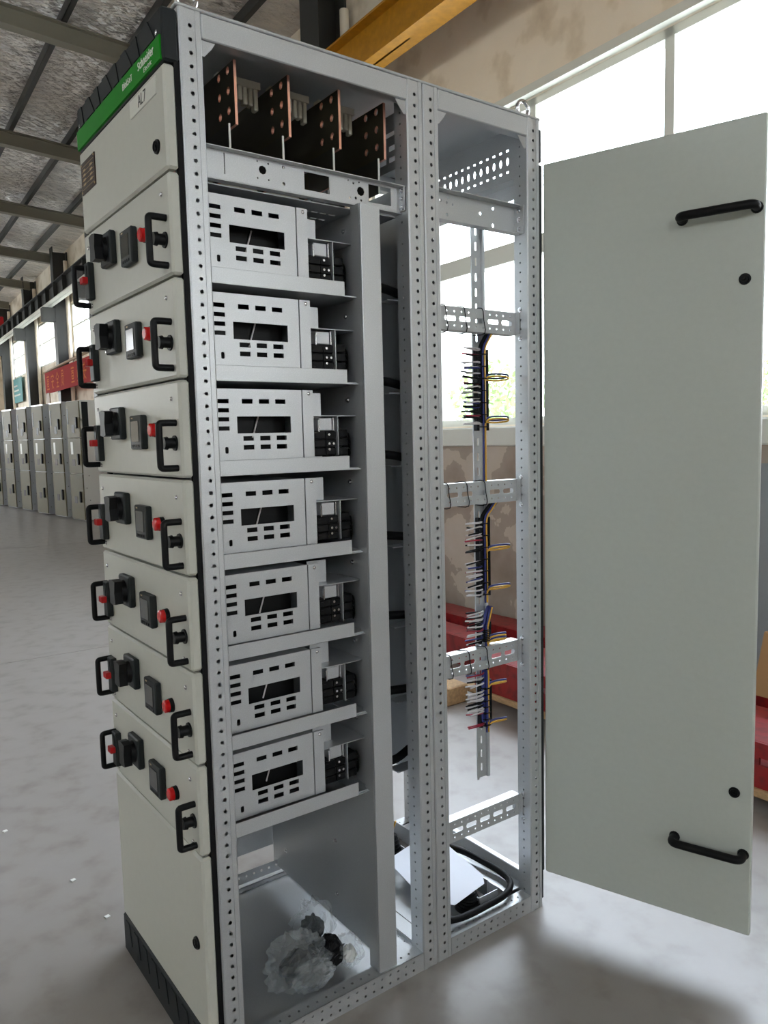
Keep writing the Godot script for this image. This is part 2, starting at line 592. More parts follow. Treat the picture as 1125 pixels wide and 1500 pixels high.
	while px > -8.0:
		st = st_new()
		var y := foil_y(px)
		box(st, Vector3(px - 0.03, y - 0.115, -27), Vector3(px - 0.024, y - 0.003, 10))
		box(st, Vector3(px - 0.03, y - 0.115, -27), Vector3(px + 0.03, y - 0.109, 10))
		box(st, Vector3(px - 0.03, y - 0.009, -27), Vector3(px + 0.03, y - 0.003, 10))
		part("purlin", st, M.steel_dark, ceiling)
		px -= 0.76
	# outside: yard
	st = st_new()
	box(st, Vector3(-80, -0.5, -90), Vector3(90, -0.21, 90))
	structure("ground", st, M.yard)

# ---------------------------------------------------------------- the cabinet
func post_mesh(m: Material) -> ArrayMesh:
	var st := st_new()
	var w := 0.047
	var d := 0.05
	var h := 2.2
	var X := Vector3.RIGHT
	var Y := Vector3.UP
	var Z := Vector3.BACK
	var holes := []
	for k in 87: holes.append([0.0105, 0.02 + k * 0.025, 0.0042, 0.0042, 1])
	# near face: two flanks proud of the perforated band
	plate(st, Vector3(0.013, 0, -0.0014), X, Y, 0.021, h, holes, 0.0)
	for q in [[0.003, 0.013], [0.034, 0.044]]:
		quad(st, Vector3(q[0], 0, 0), Vector3(q[1], 0, 0), Vector3(q[1], h, 0), Vector3(q[0], h, 0))
	quad(st, Vector3(0.013, 0, 0), Vector3(0.013, 0, -0.0014), Vector3(0.013, h, -0.0014), Vector3(0.013, h, 0))
	quad(st, Vector3(0.034, 0, -0.0014), Vector3(0.034, 0, 0), Vector3(0.034, h, 0), Vector3(0.034, h, -0.0014))
	quad(st, Vector3(0, 0, -0.003), Vector3(0.003, 0, 0), Vector3(0.003, h, 0), Vector3(0, h, -0.003))
	quad(st, Vector3(0.044, 0, 0), Vector3(w, 0, -0.003), Vector3(w, h, -0.003), Vector3(0.044, h, 0))
	var side := []
	for k in 86: side.append([0.022, 0.0325 + k * 0.025, 0.0027, 0.0027, 1])
	plate(st, Vector3(w, 0, -0.003), -Z, Y, d - 0.003, h, side, 0.0)
	plate(st, Vector3(0, 0, -d), Z, Y, d - 0.003, h, side, 0.0)
	quad(st, Vector3(w, 0, -d), Vector3(0, 0, -d), Vector3(0, h, -d), Vector3(w, h, -d))
	for y in [0.0, h]:
		quad(st, Vector3(0, y, 0), Vector3(w, y, 0), Vector3(w, y, -d), Vector3(0, y, -d))
	return done(st, m)

func bolt(parent: Node, at: Vector3, dir: Vector3, r := 0.005) -> void:
	var st := st_new()
	cyl(st, at, at + dir * 0.0015, r * 1.5, r * 1.5, 12)
	cyl(st, at + dir * 0.0015, at + dir * 0.005, r, r * 0.92, 6)
	part("bolt", st, M.chrome, parent)

func lock_shape(st: SurfaceTool, c: Vector3, dir: Vector3, r: float) -> void:
	cyl(st, c, c + dir * 0.004, r, r * 0.95, 20)
	cyl(st, c + dir * 0.004, c + dir * 0.007, r * 0.75, r * 0.7, 20, false)
	cyl(st, c + dir * 0.004, c + dir * 0.0045, r * 0.68, r * 0.68, 16)
	box(st, c + dir * 0.004 - Vector3.ONE * 0.0028, c + dir * 0.0075 + Vector3.ONE * 0.0028)

func build_cabinet() -> void:
	var c := thing("switchgear_cabinet", "tall galvanized switchgear cabinet with grey front, open side and open rear door", "cabinet")
	var X := Vector3.RIGHT
	var Y := Vector3.UP
	var Z := Vector3.BACK
	var D := 0.6
	var pm := post_mesh(M.galv)
	for x in [0.0, 0.55, 0.5985, 0.95]:
		put_mesh("post", pm, c, Vector3(x, 0, 0))
		var far := put_mesh("post", pm, c, Vector3(x + 0.047, 0, -D))
		far.rotation.y = PI
	# rails along the depth, top and bottom, both sides
	for s in [[0.047, 0.55], [0.6455, 0.95]]:
		for zz in [0.0, -D + 0.03]:
			var st := st_new()
			cbox(st, Vector3(s[0], 2.152, zz - 0.03), Vector3(s[1], 2.199, zz), 0.002)
			part("top_rail", st, M.galv, c)
		for zz in [0.0, -D]:
			var st := st_new()
			var L: float = s[1] - s[0]
			var holes := []
			var top := []
			var k := 0.02
			while k < L - 0.01:
				holes.append([k, 0.014, 0.0034, 0.0034, 1])
				holes.append([k, 0.036, 0.0034, 0.0034, 1])
				top.append([k, 0.02, 0.0034, 0.0034, 1])
				k += 0.025
			var zf: float = zz if zz == 0.0 else zz + 0.04
			plate(st, Vector3(s[0], 0, zf - 0.001), X, Y, L, 0.048, holes, 0.002)
			plate(st, Vector3(s[0], 0.048, zf - 0.001), X, -Z, L, 0.04, top, 0.002)
			box(st, Vector3(s[0], 0, zf - 0.041), Vector3(s[1], 0.046, zf - 0.039))
			part("bottom_rail", st, M.galv, c)
		# gussets
		for e in [[s[0], 1.0], [s[1], -1.0]]:
			var st := st_new()
			prism(st, Vector3(e[0], 2.152, -0.008), X, Y, PackedVector2Array([Vector2(0, 0), Vector2(0.03 * e[1], 0), Vector2(0.022 * e[1], -0.012), Vector2(0.006 * e[1], -0.03), Vector2(0, -0.03)]), 0.002)
			part("gusset", st, M.galv, c)
	# cross rails along z at the bottom
	for x in [0.002, 0.555, 0.952]:
		var st := st_new()
		var holes := []
		for k in 18: holes.append([0.035 + k * 0.025, 0.03, 0.0026, 0.0026, 1])
		plate(st, Vector3(x, 0.0, -0.05), -Z, Y, 0.5, 0.048, [], 0.002)
		plate(st, Vector3(x, 0.05, -0.05), X, -Z, 0.042, 0.5, [], 0.002)
		part("base_cross_rail", st, M.galv, c)
	# roof panel
	var st := st_new()
	cbox(st, Vector3(-0.005, 2.2, -D), Vector3(1.0, 2.207, 0.0), 0.002)
	part("roof_panel", st, M.galv, c)
	# transverse perforated rails under the roof
	st = st_new()
	var hs := []
	for k in 18:
		if k == 5: continue
		hs.append([0.03 + k * 0.026, 0.05, 0.0055, 0.011, 1])
		hs.append([0.03 + k * 0.026, 0.078, 0.005, 0.003, 0])
		hs.append([0.03 + k * 0.026, 0.022, 0.005, 0.003, 0])
	plate(st, Vector3(0.955, 2.06, -0.55), Z, Y, 0.5, 0.1, hs, 0.002)
	box(st, Vector3(0.955, 2.16, -0.55), Vector3(0.99, 2.162, -0.05))
	box(st, Vector3(0.972, 2.16, -0.6), Vector3(0.975, 2.2, -0.03))
	box(st, Vector3(0.955, 2.058, -0.55), Vector3(0.995, 2.06, -0.05))
	box(st, Vector3(0.993, 2.02, -0.58), Vector3(0.996, 2.06, -0.05))
	part("transverse_rail", st, M.galv, c)
	st = st_new()
	hs = []
	for k in 12:
		hs.append([0.03 + k * 0.04, 0.026, 0.014, 0.006, 0])
		hs.append([0.03 + k * 0.04, 0.052, 0.014, 0.006, 0])
	plate(st, Vector3(0.566, 2.02, -0.55), Z, Y, 0.5, 0.08, hs, 0.002)
	part("transverse_rail", st, M.galv, c)
	st = st_new()
	box(st, Vector3(0.566, 2.11, -0.55), Vector3(0.6, 2.15, -0.05))
	part("transverse_rail", st, M.galv, c)
	# far side panel of the drawer section, partition behind the drawers, second partition
	st = st_new()
	box(st, Vector3(0.0, 0.13, -0.598), Vector3(0.56, 2.0, -0.592))
	part("side_panel", st, M.galv, c)
	st = st_new()
	hs = []
	for k in 20: hs.append([0.02 + k * 0.025, 0.02, 0.004, 0.004, 1])
	plate(st, Vector3(0.03, 0.06, -0.56), X, Y, 0.51, 0.035, hs, 0.002)
	part("base_cross_rail", st, M.galv, c)
	st = st_new()
	box(st, Vector3(0.43, 0.075, -0.585), Vector3(0.433, 1.895, -0.02))
	part("partition_panel", st, M.galv, c)
	for y in [0.15, 0.3, 0.44]:
		for z in [-0.03, -0.22, -0.5]:
			bolt(c, Vector3(0.43, y, z), -X, 0.004)
	for k in 7:
		for q in [[-0.045, 0.16], [-0.1, 0.165], [-0.04, 0.07], [-0.06, 0.13]]:
			bolt(c, Vector3(0.43, 0.5103 + k * 0.1977 + q[1], q[0]), -X, 0.004)
	st = st_new()
	box(st, Vector3(0.62, 0.47, -0.585), Vector3(0.623, 2.0, -0.06))
	box(st, Vector3(0.56, 0.47, -0.3), Vector3(0.62, 1.9, -0.297))
	part("rear_partition", st, M.galv, c)
	# vertical mounting strip
	st = st_new()
	cbox(st, Vector3(0.416, 0.046, -0.016), Vector3(0.4705, 1.904, -0.008), 0.0015)
	var ms := part("mounting_strip", st, M.galv, c)
	st = st_new()
	box(st, Vector3(0.416, 0.046, -0.05), Vector3(0.418, 1.904, -0.0155))
	box(st, Vector3(0.4685, 0.046, -0.05), Vector3(0.4705, 1.904, -0.0155))
	part("strip_flange", st, M.galv, ms)
	# control plate under the busbars, C-shaped
	st = st_new()
	var fx := 0.047
	hs = [[0.0975 - fx, 0.032, 0.001, 0.021, 0], [0.184 - fx, 0.034, 0.0092, 0.0092, 1], [0.172 - fx, 0.05, 0.002, 0.002, 1], [0.198 - fx, 0.049, 0.0022, 0.0022, 1], [0.172 - fx, 0.016, 0.002, 0.002, 1], [0.198 - fx, 0.016, 0.002, 0.002, 1],
		[0.234 - fx, 0.048, 0.0036, 0.0036, 1], [0.234 - fx, 0.014, 0.0036, 0.0036, 1], [0.317 - fx, 0.03, 0.032, 0.019, 0],
		[0.4 - fx, 0.05, 0.002, 0.002, 1], [0.414 - fx, 0.046, 0.003, 0.003, 1], [0.43 - fx, 0.05, 0.002, 0.002, 1], [0.434 - fx, 0.031, 0.0105, 0.0105, 1], [0.404 - fx, 0.012, 0.003, 0.003, 1], [0.42 - fx, 0.014, 0.0035, 0.0035, 1], [0.435 - fx, 0.011, 0.003, 0.003, 1], [0.488 - fx, 0.031, 0.032, 0.02, 0]]
	plate(st, Vector3(fx, 1.905, -0.03), X, Y, 0.503, 0.056, hs, 0.002)
	hs = []
	for k in 14: hs.append([0.02 + k * 0.035, 0.008, 0.0022, 0.0022, 1])
	plate(st, Vector3(fx, 1.961, -0.03), X, Z, 0.503, 0.018, hs, 0.0015)
	plate(st, Vector3(fx, 1.9045, -0.03), X, -Z, 0.503, 0.02, hs, 0.0015)
	box(st, Vector3(0.545, 1.906, -0.05), Vector3(0.5475, 1.96, -0.012))
	part("control_plate", st, M.galv, c)
	for y in [1.915, 1.934, 1.952]:
		bolt(c, Vector3(0.545, y, -0.02), -X, 0.004)
	# shelf above the drawers
	st = st_new()
	hs = []
	for i in 5:
		for j in 10:
			hs.append([0.31 + i * 0.024, 0.06 + j * 0.045, 0.009, 0.004, 0])
	plate(st, Vector3(0.0, 1.9, -0.05), X, -Z, 0.55, 0.53, hs, 0.002)
	part("shelf", st, M.galv, c)
	# busbars with supports
	for x in [0.136, 0.262, 0.392, 0.518]:
		st = st_new()
		hs = []
		for i in 2:
			for j in 3:
				hs.append([0.028 + i * 0.043, 0.035 + j * 0.04, 0.007, 0.0075, 1])
		# plate faces -x: U = +z would give N = -x with V = +y
		for q in hs: q[0] = 0.5 - q[0]
		plate(st, Vector3(x, 2.028, -0.55), Z, Y, 0.5, 0.128, hs, 0.006)
		var bar := part("busbar", st, M.copper, c)
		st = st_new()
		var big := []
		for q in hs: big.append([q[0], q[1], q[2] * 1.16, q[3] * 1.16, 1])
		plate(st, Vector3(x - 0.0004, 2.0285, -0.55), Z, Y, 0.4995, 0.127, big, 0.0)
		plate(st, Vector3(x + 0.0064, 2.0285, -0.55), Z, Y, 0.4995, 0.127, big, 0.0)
		part("shaded_face", st, M.copper_shade, bar)  # overlay darkens the bar faces as if mirroring an unlit interior
		st = st_new()
		box(st, Vector3(x - 0.012, 1.95, -0.17), Vector3(x - 0.009, 2.03, -0.06))
		part("barrier_sheet", st, M.smoke, bar)
		st = st_new()
		box(st, Vector3(x - 0.0125, 1.95, -0.06), Vector3(x - 0.0085, 2.03, -0.0575))
		part("barrier_edge", st, M.white, bar)
	for x in [0.2, 0.327, 0.455]:
		st = st_new()
		cyl(st, Vector3(x - 0.02, 1.985, -0.1), Vector3(x + 0.02, 1.985, -0.1), 0.004, 0.004, 8)
		cyl(st, Vector3(x - 0.006, 1.985, -0.1), Vector3(x + 0.006, 1.985, -0.1), 0.009, 0.009, 6)
		part("clamp_bolt", st, M.chrome, c)
		st = st_new()
		box(st, Vector3(x - 0.052, 2.157, -0.172), Vector3(x + 0.05, 2.172, -0.15))
		for k in 6: cbox(st, Vector3(x - 0.03 + k * 0.013, 2.135 - 0.004 * (k % 2) - 0.004 * k, -0.17), Vector3(x - 0.02 + k * 0.013, 2.158, -0.152), 0.002)
		part("busbar_support", st, M.insulator, c)
		for zz in [-0.45]:
			st = st_new()
			for k in 5:
				cbox(st, Vector3(x - 0.06, 2.02 + k * 0.024, zz - 0.02), Vector3(x + 0.055, 2.037 + k * 0.024, zz + 0.02), 0.004)
			box(st, Vector3(x - 0.05, 2.02, zz - 0.012), Vector3(x + 0.045, 2.15, zz + 0.012))
			part("busbar_support", st, M.insulator, c)
	# cable compartment: C bracket and four slotted rails
	st = st_new()
	hs = [[0.04, 0.052, 0.0045, 0.0045, 1], [0.06, 0.05, 0.003, 0.004, 1], [0.08, 0.047, 0.003, 0.004, 1], [0.06, 0.02, 0.004, 0.005, 1], [0.175, 0.04, 0.0045, 0.0045, 1], [0.22, 0.06, 0.005, 0.006, 1], [0.22, 0.015, 0.0045, 0.005, 1], [0.065, 0.062, 0.004, 0.004, 1]]
	plate(st, Vector3(0.646, 1.907, -0.044), X, Y, 0.304, 0.073, hs, 0.002)
	box(st, Vector3(0.646, 1.979, -0.044), Vector3(0.95, 1.981, -0.02))
	box(st, Vector3(0.646, 1.906, -0.044), Vector3(0.95, 1.908, -0.02))
	box(st, Vector3(0.946, 1.907, -0.044), Vector3(0.949, 1.98, -0.012))
	part("bracket_rail", st, M.galv, c)
	for y in [1.92, 1.944, 1.967]: bolt(c, Vector3(0.946, y, -0.028), -X, 0.0045)
	for y in [1.645, 1.192, 0.737, 0.281]:
		st = st_new()
		hs = []
		for k in 5: hs.append([0.066 + k * 0.0505, 0.028, 0.02, 0.0065, 2])
		for k in 11:
			for r in [0.01, 0.046]: hs.append([0.03 + k * 0.025, r, 0.0026, 0.0026, 1])
		plate(st, Vector3(0.646, y, -0.044), X, Y, 0.304, 0.056, hs, 0.002)
		plate(st, Vector3(0.646, y + 0.056, -0.074), X, Z, 0.304, 0.03, [], 0.002)
		plate(st, Vector3(0.646, y, -0.044), X, -Z, 0.304, 0.03, [], 0.002)
		box(st, Vector3(0.947, y, -0.07), Vector3(0.949, y + 0.056, -0.03))
		var rail := part("cable_rail", st, M.galv, c)
		bolt(c, Vector3(0.95, y + 0.064, -0.03), -X, 0.0045)
		bolt(c, Vector3(0.95, y - 0.012, -0.03), -X, 0.0045)
		st = st_new()
		for k in 3:
			var x := 0.68 + k * 0.065
			tube(st, smooth_path([Vector3(x, y + 0.058, -0.075), Vector3(x + 0.01, y + 0.06, -0.042), Vector3(x + 0.016, y + 0.03, -0.041), Vector3(x + 0.02, y - 0.004, -0.042), Vector3(x + 0.008, y - 0.006, -0.075)], 3), 0.0014, 5)
		if y < 1.65 and y > 0.3: part("cable_tie", st, M.rubber, rail).set_meta("kind", "stuff")
	# far-side rail of the cable compartment near the floor
	st = st_new()
	plate(st, Vector3(0.646, 0.281, -0.556), X, Y, 0.304, 0.056, [], 0.002)
	part("cable_rail", st, M.galv, c)
	# vertical slotted mounting rail
	st = st_new()
	hs = []
	for k in 38: hs.append([0.0175, 0.03 + k * 0.04, 0.0032, 0.011, 2])
	plate(st, Vector3(0.826, 0.405, -0.088), X, Y, 0.035, 1.55, hs, 0.0015)
	for x in [0.82, 0.861]:
		box(st, Vector3(x, 0.405, -0.0815), Vector3(x + 0.007, 1.955, -0.08))
	box(st, Vector3(0.8255, 0.405, -0.0885), Vector3(0.827, 1.955, -0.08))
	box(st, Vector3(0.86, 0.405, -0.0885), Vector3(0.8615, 1.955, -0.08))
	part("slotted_rail", st, M.galv, c)
	# floor plates
	st = st_new()
	box(st, Vector3(0.045, 0.03, -0.56), Vector3(0.55, 0.034, -0.042))
	part("floor_plate", st, M.galv, c)
	for q in [[0.47, -0.56, 0.6, -0.045, 0.042], [0.6, -0.56, 0.67, -0.1, 0.05]]:
		st = st_new()
		hs = []
		for i in 4:
			for j in 18: hs.append([0.02 + i * 0.027, 0.03 + j * 0.025, 0.0025, 0.0025, 1])
		if q[0] > 0.5: hs = []
		plate(st, Vector3(q[0], q[4], q[3]), X, -Z, q[2] - q[0], q[3] - q[1], hs, 0.002)
		box(st, Vector3(q[0], 0.0, q[3] - 0.002), Vector3(q[2], q[4], q[3]))
		part("base_plate", st, M.galv, c)
	st = st_new()
	box(st, Vector3(0.66, 0.03, -0.56), Vector3(0.8, 0.034, -0.05))
	box(st, Vector3(0.8, 0.03, -0.56), Vector3(0.803, 0.07, -0.06))
	box(st, Vector3(0.87, 0.03, -0.56), Vector3(0.873, 0.08, -0.1))
	box(st, Vector3(0.8, 0.03, -0.062), Vector3(0.873, 0.07, -0.06))
	part("gland_plate", st, M.galv, c)
	st = st_new()
	plate(st, Vector3(0.9, 0.052, -0.05), X, -Z, 0.05, 0.5, [[0.025, 0.06, 0.003, 0.003, 1], [0.025, 0.11, 0.003, 0.003, 1], [0.025, 0.16, 0.003, 0.003, 1], [0.025, 0.21, 0.003, 0.003, 1], [0.025, 0.26, 0.003, 0.003, 1]], 0.002)
	box(st, Vector3(0.9, 0.0, -0.55), Vector3(0.902, 0.052, -0.05))
	part("base_plate", st, M.galv, c)
	# lifting eyes
	for p in [Vector3(0.965, 2.207, -0.03), Vector3(0.03, 2.207, -0.03), Vector3(0.03, 2.207, -0.57)]:
		st = st_new()
		var ring := []
		for k in 25: ring.append(p + Vector3(cos(TAU * k / 24.0) * 0.02, 0.026 + sin(TAU * k / 24.0) * 0.02, 0))
		tube(st, ring, 0.005, 8)
		cyl(st, p, p + Vector3(0, 0.008, 0), 0.013, 0.011, 12)
		part("lifting_eye", st, M.chrome, c)
	build_front(c)
	build_rear_door(c)

func build_front(c: Node3D) -> void:
	var X := Vector3.RIGHT
	var Z := Vector3.BACK
	var W := 0.57
	# black gasket frame between posts and fronts
	var st := st_new()
	box(st, Vector3(-0.012, 0.1, -0.012), Vector3(-0.001, 2.1, -0.002))
	box(st, Vector3(-0.012, 0.1, -W), Vector3(-0.001, 2.1, -W + 0.012))
	part("gasket", st, M.rubber, c)
	# header cover with ribs
	st = st_new()
	cbox(st, Vector3(-0.034, 2.094, -W - 0.005), Vector3(-0.002, 2.192, 0.0), 0.004)
	var z := -W + 0.01
	var k := 0
	while z < -0.06:
		prism(st, Vector3(-0.0335, 0, 0), Z, Vector3.UP, PackedVector2Array([Vector2(z, 2.188), Vector2(z + 0.03, 2.188), Vector2(z + 0.045 + 0.02 * (k % 2), 2.144), Vector2(z + 0.012 - 0.01 * (k % 2), 2.144)]), 0.003)
		z += 0.066
		k += 1
	var header := part("header_cover", st, M.header, c)
	st = st_new()
	box(st, Vector3(-0.0375, 2.0965, -W - 0.002), Vector3(-0.03, 2.14, -0.006))
	part("green_band", st, M.green, header)
	lettering("Schneider", 0.0155, M.white, header, Vector3(-0.0376, 2.1245, -0.082), -PI / 2, true, 0.86)
	lettering("Electric", 0.0085, M.white, header, Vector3(-0.0376, 2.107, -0.072), -PI / 2, false, 1.2)
	lettering("BlokSeT", 0.013, M.white, header, Vector3(-0.0376, 2.12, -0.193), -PI / 2, true, 0.9)
	for zz in [-0.027, -0.552]:
		st = st_new()
		sphere(st, Vector3(-0.0345, 2.152, zz), Vector3(0.002, 0.005, 0.005), 6)
		part("screw", st, M.chrome, header)
	# top door
	st = st_new()
	cbox(st, Vector3(-0.035, 1.897, -W), Vector3(-0.011, 2.0895, 0.0), 0.005)
	var td := part("upper_door", st, M.paint, c)
	st = st_new()
	cbox(st, Vector3(-0.0375, 2.044, -0.186), Vector3(-0.0345, 2.078, -0.037), 0.0008)
	part("label_plate", st, M.label, td)
	lettering("AL7", 0.021, M.ink, td, Vector3(-0.0376, 2.061, -0.112), -PI / 2, false, 0.95)
	st = st_new()
	lock_shape(st, Vector3(-0.035, 1.948, -0.046), -X, 0.014)
	part("lock", st, M.black, td)
	st = st_new()
	cbox(st, Vector3(-0.0375, 1.985, -0.555), Vector3(-0.0345, 2.059, -0.445), 0.0006)
	part("nameplate", st, M.bronze, td)
	st = st_new()
	for r in 4:
		for q in [-0.53, -0.475]:
			box(st, Vector3(-0.038, 2.036 - r * 0.011, q - 0.007), Vector3(-0.037, 2.041 - r * 0.011, q + 0.011))
	for zz in [-0.55, -0.45]:
		for y in [1.99, 2.054]: cyl(st, Vector3(-0.037, y, zz), Vector3(-0.039, y, zz), 0.003, 0.002, 8)
	for r in 6: box(st, Vector3(-0.0379, 2.047 - r * 0.0105, -0.548), Vector3(-0.0374, 2.0478 - r * 0.0105, -0.452))
	part("nameplate_print", st, M.gold, td)
	# bottom door
	st = st_new()
	cbox(st, Vector3(-0.035, 0.107, -W), Vector3(-0.011, 0.5073, 0.0), 0.005)
	var bd := part("lower_door", st, M.paint, c)
	st = st_new()
	lock_shape(st, Vector3(-0.035, 0.302, -0.045), -X, 0.014)
	part("lock", st, M.black, bd)
	# plinth covers front and rear
	st = st_new()
	cbox(st, Vector3(-0.036, 0.0, -W - 0.005), Vector3(-0.002, 0.104, -0.002), 0.004)
	z = -W + 0.02
	while z < -0.05:
		prism(st, Vector3(-0.0355, 0, 0), Z, Vector3.UP, PackedVector2Array([Vector2(z, 0.095), Vector2(z + 0.03, 0.095), Vector2(z + 0.045, 0.04), Vector2(z + 0.015, 0.04)]), 0.003)
		z += 0.066
	part("plinth_cover", st, M.header, c)
	st = st_new()
	cbox(st, Vector3(0.998, 2.1, -0.05), Vector3(1.018, 2.185, -0.012), 0.003)
	part("rear_corner_cap", st, M.header, c)
	st = st_new()
	cbox(st, Vector3(0.998, 0.012, -0.05), Vector3(1.016, 0.1, -0.012), 0.003)
	part("rear_corner_cap", st, M.header, c)
	st = st_new()
	cbox(st, Vector3(0.975, 0.0, -0.55), Vector3(0.995, 0.085, -0.052), 0.002)
	part("base_cross_rail", st, M.galv, c)

func build_rear_door(c: Node3D) -> void:
	var st := st_new()
	cbox(st, Vector3(0.0, 0.102, -0.022), Vector3(0.546, 2.091, 0.0), 0.003)
	var d := part("door", st, M.door_paint, c, Vector3(1.0093, 0, 0))
	d.rotation.y = -1.2447
	for y in [1.883, 0.314]:
		st = st_new()
		var bar := smooth_path([Vector3(0.362, y, 0.0), Vector3(0.362, y, 0.026), Vector3(0.37, y, 0.036), Vector3(0.385, y, 0.038), Vector3(0.45, y, 0.038), Vector3(0.505, y, 0.038), Vector3(0.52, y, 0.036), Vector3(0.528, y, 0.026), Vector3(0.528, y, 0.0)], 3)
		tube(st, bar, 0.0105, 14)
		cyl(st, Vector3(0.362, y, 0.0), Vector3(0.362, y, 0.006), 0.014, 0.012, 14)
		cyl(st, Vector3(0.528, y, 0.0), Vector3(0.528, y, 0.006), 0.014, 0.012, 14)
		part("handle", st, M.black, d)
	for y in [1.724, 0.47]:
		st = st_new()
		lock_shape(st, Vector3(0.505, y, 0), Vector3.BACK, 0.0135)
		part("lock", st, M.black, d)
	st = st_new()
	cbox(st, Vector3(0.9968, 0.104, -0.016), Vector3(1.0105, 2.089, -0.004), 0.002)
	part("hinge_strip", st, M.charcoal, c)

# ---------------------------------------------------------------- seven withdrawable drawers
func build_drawers() -> void:
	var X := Vector3.RIGHT
	var Y := Vector3.UP
	var Z := Vector3.BACK
	var W := 0.57
	var label := ["topmost withdrawable drawer, directly under the door with the AL7 plate", "second withdrawable drawer from the top of the cabinet front", "third withdrawable drawer from the top of the cabinet front", "middle withdrawable drawer, fourth of the seven", "fifth withdrawable drawer from the top of the cabinet front", "sixth withdrawable drawer, last but one above the lower door", "lowest withdrawable drawer, directly above the tall lower door"]
	var y0 := 1.894 - 0.1977
	var r := thing("withdrawable_drawer", label[0], "drawer", Vector3(0, y0, 0), 0.0, "withdrawable drawers stacked in the cabinet")
	var st := st_new()
	cbox(st, Vector3(-0.035, 0.0025, -W), Vector3(-0.011, 0.1952, 0.0), 0.005)
	var front := part("front_panel", st, M.paint, r)
	for q in [[-0.038, 0.16], [-0.038, 0.023], [-0.534, 0.159], [-0.532, 0.02]]:
		st = st_new()
		cyl(st, Vector3(-0.035, q[1], q[0]), Vector3(-0.0362, q[1], q[0]), 0.0052, 0.0052, 14)
		sphere(st, Vector3(-0.0362, q[1], q[0]), Vector3(0.003, 0.0042, 0.0042), 6)
		part("screw", st, M.chrome, front)
	# handles
	for z in [-0.022, -0.548]:
		st = st_new()
		var pts := smooth_path([Vector3(-0.034, 0.022, z), Vector3(-0.06, 0.022, z), Vector3(-0.069, 0.024, z), Vector3(-0.0705, 0.034, z), Vector3(-0.0705, 0.066, z), Vector3(-0.0705, 0.1, z), Vector3(-0.069, 0.11, z), Vector3(-0.06, 0.112, z), Vector3(-0.034, 0.112, z)], 3)
		tube(st, pts, 0.0068, 12)
		part("handle", st, M.black, r)
	# rotary switch
	st = st_new()
	cbox(st, Vector3(-0.0505, 0.083, -0.4), Vector3(-0.035, 0.157, -0.326), 0.003)
	var base := part("rotary_switch", st, M.charcoal, r)
	st = st_new()
	cyl(st, Vector3(-0.0505, 0.12, -0.363), Vector3(-0.06, 0.12, -0.363), 0.027, 0.024, 24)
	prism(st, Vector3(-0.0785, 0.12, -0.363), Y, Z, PackedVector2Array([Vector2(-0.027, -0.02), Vector2(0.0, -0.016), Vector2(0.027, -0.022), Vector2(0.03, 0.0), Vector2(0.027, 0.022), Vector2(0.0, 0.016), Vector2(-0.027, 0.02), Vector2(-0.03, 0.0)]), 0.019)
	part("knob", st, M.black, base)
	for q in [[0.15, -0.393], [0.09, -0.393]]:
		st = st_new()
		cyl(st, Vector3(-0.0505, q[0], q[1]), Vector3(-0.052, q[0], q[1]), 0.003, 0.003, 10)
		part("screw", st, M.chrome, base)
	# panel meter
	st = st_new()
	cbox(st, Vector3(-0.05, 0.06, -0.258), Vector3(-0.035, 0.134, -0.186), 0.0025)
	var meter := part("panel_meter", st, M.charcoal, r)
	st = st_new()
	cbox(st, Vector3(-0.0512, 0.076, -0.248), Vector3(-0.0495, 0.122, -0.2), 0.0008)
	part("screen", st, M.screen, meter)
	for k in 4:
		st = st_new()
		cbox(st, Vector3(-0.0518, 0.064, -0.247 + k * 0.0125), Vector3(-0.0495, 0.0705, -0.2375 + k * 0.0125), 0.0012)
		part("button", st, M.black, meter)
	st = st_new()
	box(st, Vector3(-0.0503, 0.1265, -0.246), Vector3(-0.0498, 0.1295, -0.236))
	part("maker_mark", st, M.gold, meter)
	# red indicator lamp
	st = st_new()
	cyl(st, Vector3(-0.035, 0.1, -0.122), Vector3(-0.044, 0.1, -0.122), 0.0155, 0.015, 24)
	var lamp := part("indicator_socket", st, M.black, r)
	st = st_new()
	cyl(st, Vector3(-0.044, 0.1, -0.122), Vector3(-0.053, 0.1, -0.122), 0.0142, 0.0138, 24)
	cyl(st, Vector3(-0.053, 0.1, -0.122), Vector3(-0.055, 0.1, -0.122), 0.0138, 0.0105, 24)
	part("red_lens", st, M.lens, lamp)
	# black push knob behind the near handle
	st = st_new()
	cyl(st, Vector3(-0.035, 0.072, -0.03), Vector3(-0.038, 0.072, -0.03), 0.0155, 0.015, 24)
	cyl(st, Vector3(-0.038, 0.072, -0.03), Vector3(-0.052, 0.072, -0.03), 0.011, 0.0105, 20)
	cyl(st, Vector3(-0.052, 0.072, -0.03), Vector3(-0.06, 0.072, -0.03), 0.0135, 0.012, 20)
	part("push_knob", st, M.black, r)
	# latch strip with red tab
	st = st_new()
	cbox(st, Vector3(-0.05, 0.031, -0.536), Vector3(-0.035, 0.12, -0.504), 0.002)
	box(st, Vector3(-0.0515, 0.085, -0.527), Vector3(-0.05, 0.112, -0.513))
	var latch := part("latch", st, M.charcoal, r)
	st = st_new()
	cbox(st, Vector3(-0.063, 0.068, -0.533), Vector3(-0.0495, 0.084, -0.507), 0.0015)
	part("red_tab", st, M.red, latch)
	# steel box: perforated near side
	st = st_new()
	var hs := []
	var px := -0.02
	for y in [0.078, 0.059]:
		for x in [0.1345, 0.1745, 0.2145]: hs.append([x - px, y - 0.032, 0.0125, 0.005, 0])
	for x in [0.1345, 0.1745, 0.2145]: hs.append([x - px, 0.157 - 0.032, 0.0125, 0.005, 0])
	hs.append([0.174 - px, 0.107 - 0.032, 0.065, 0.018, 0])
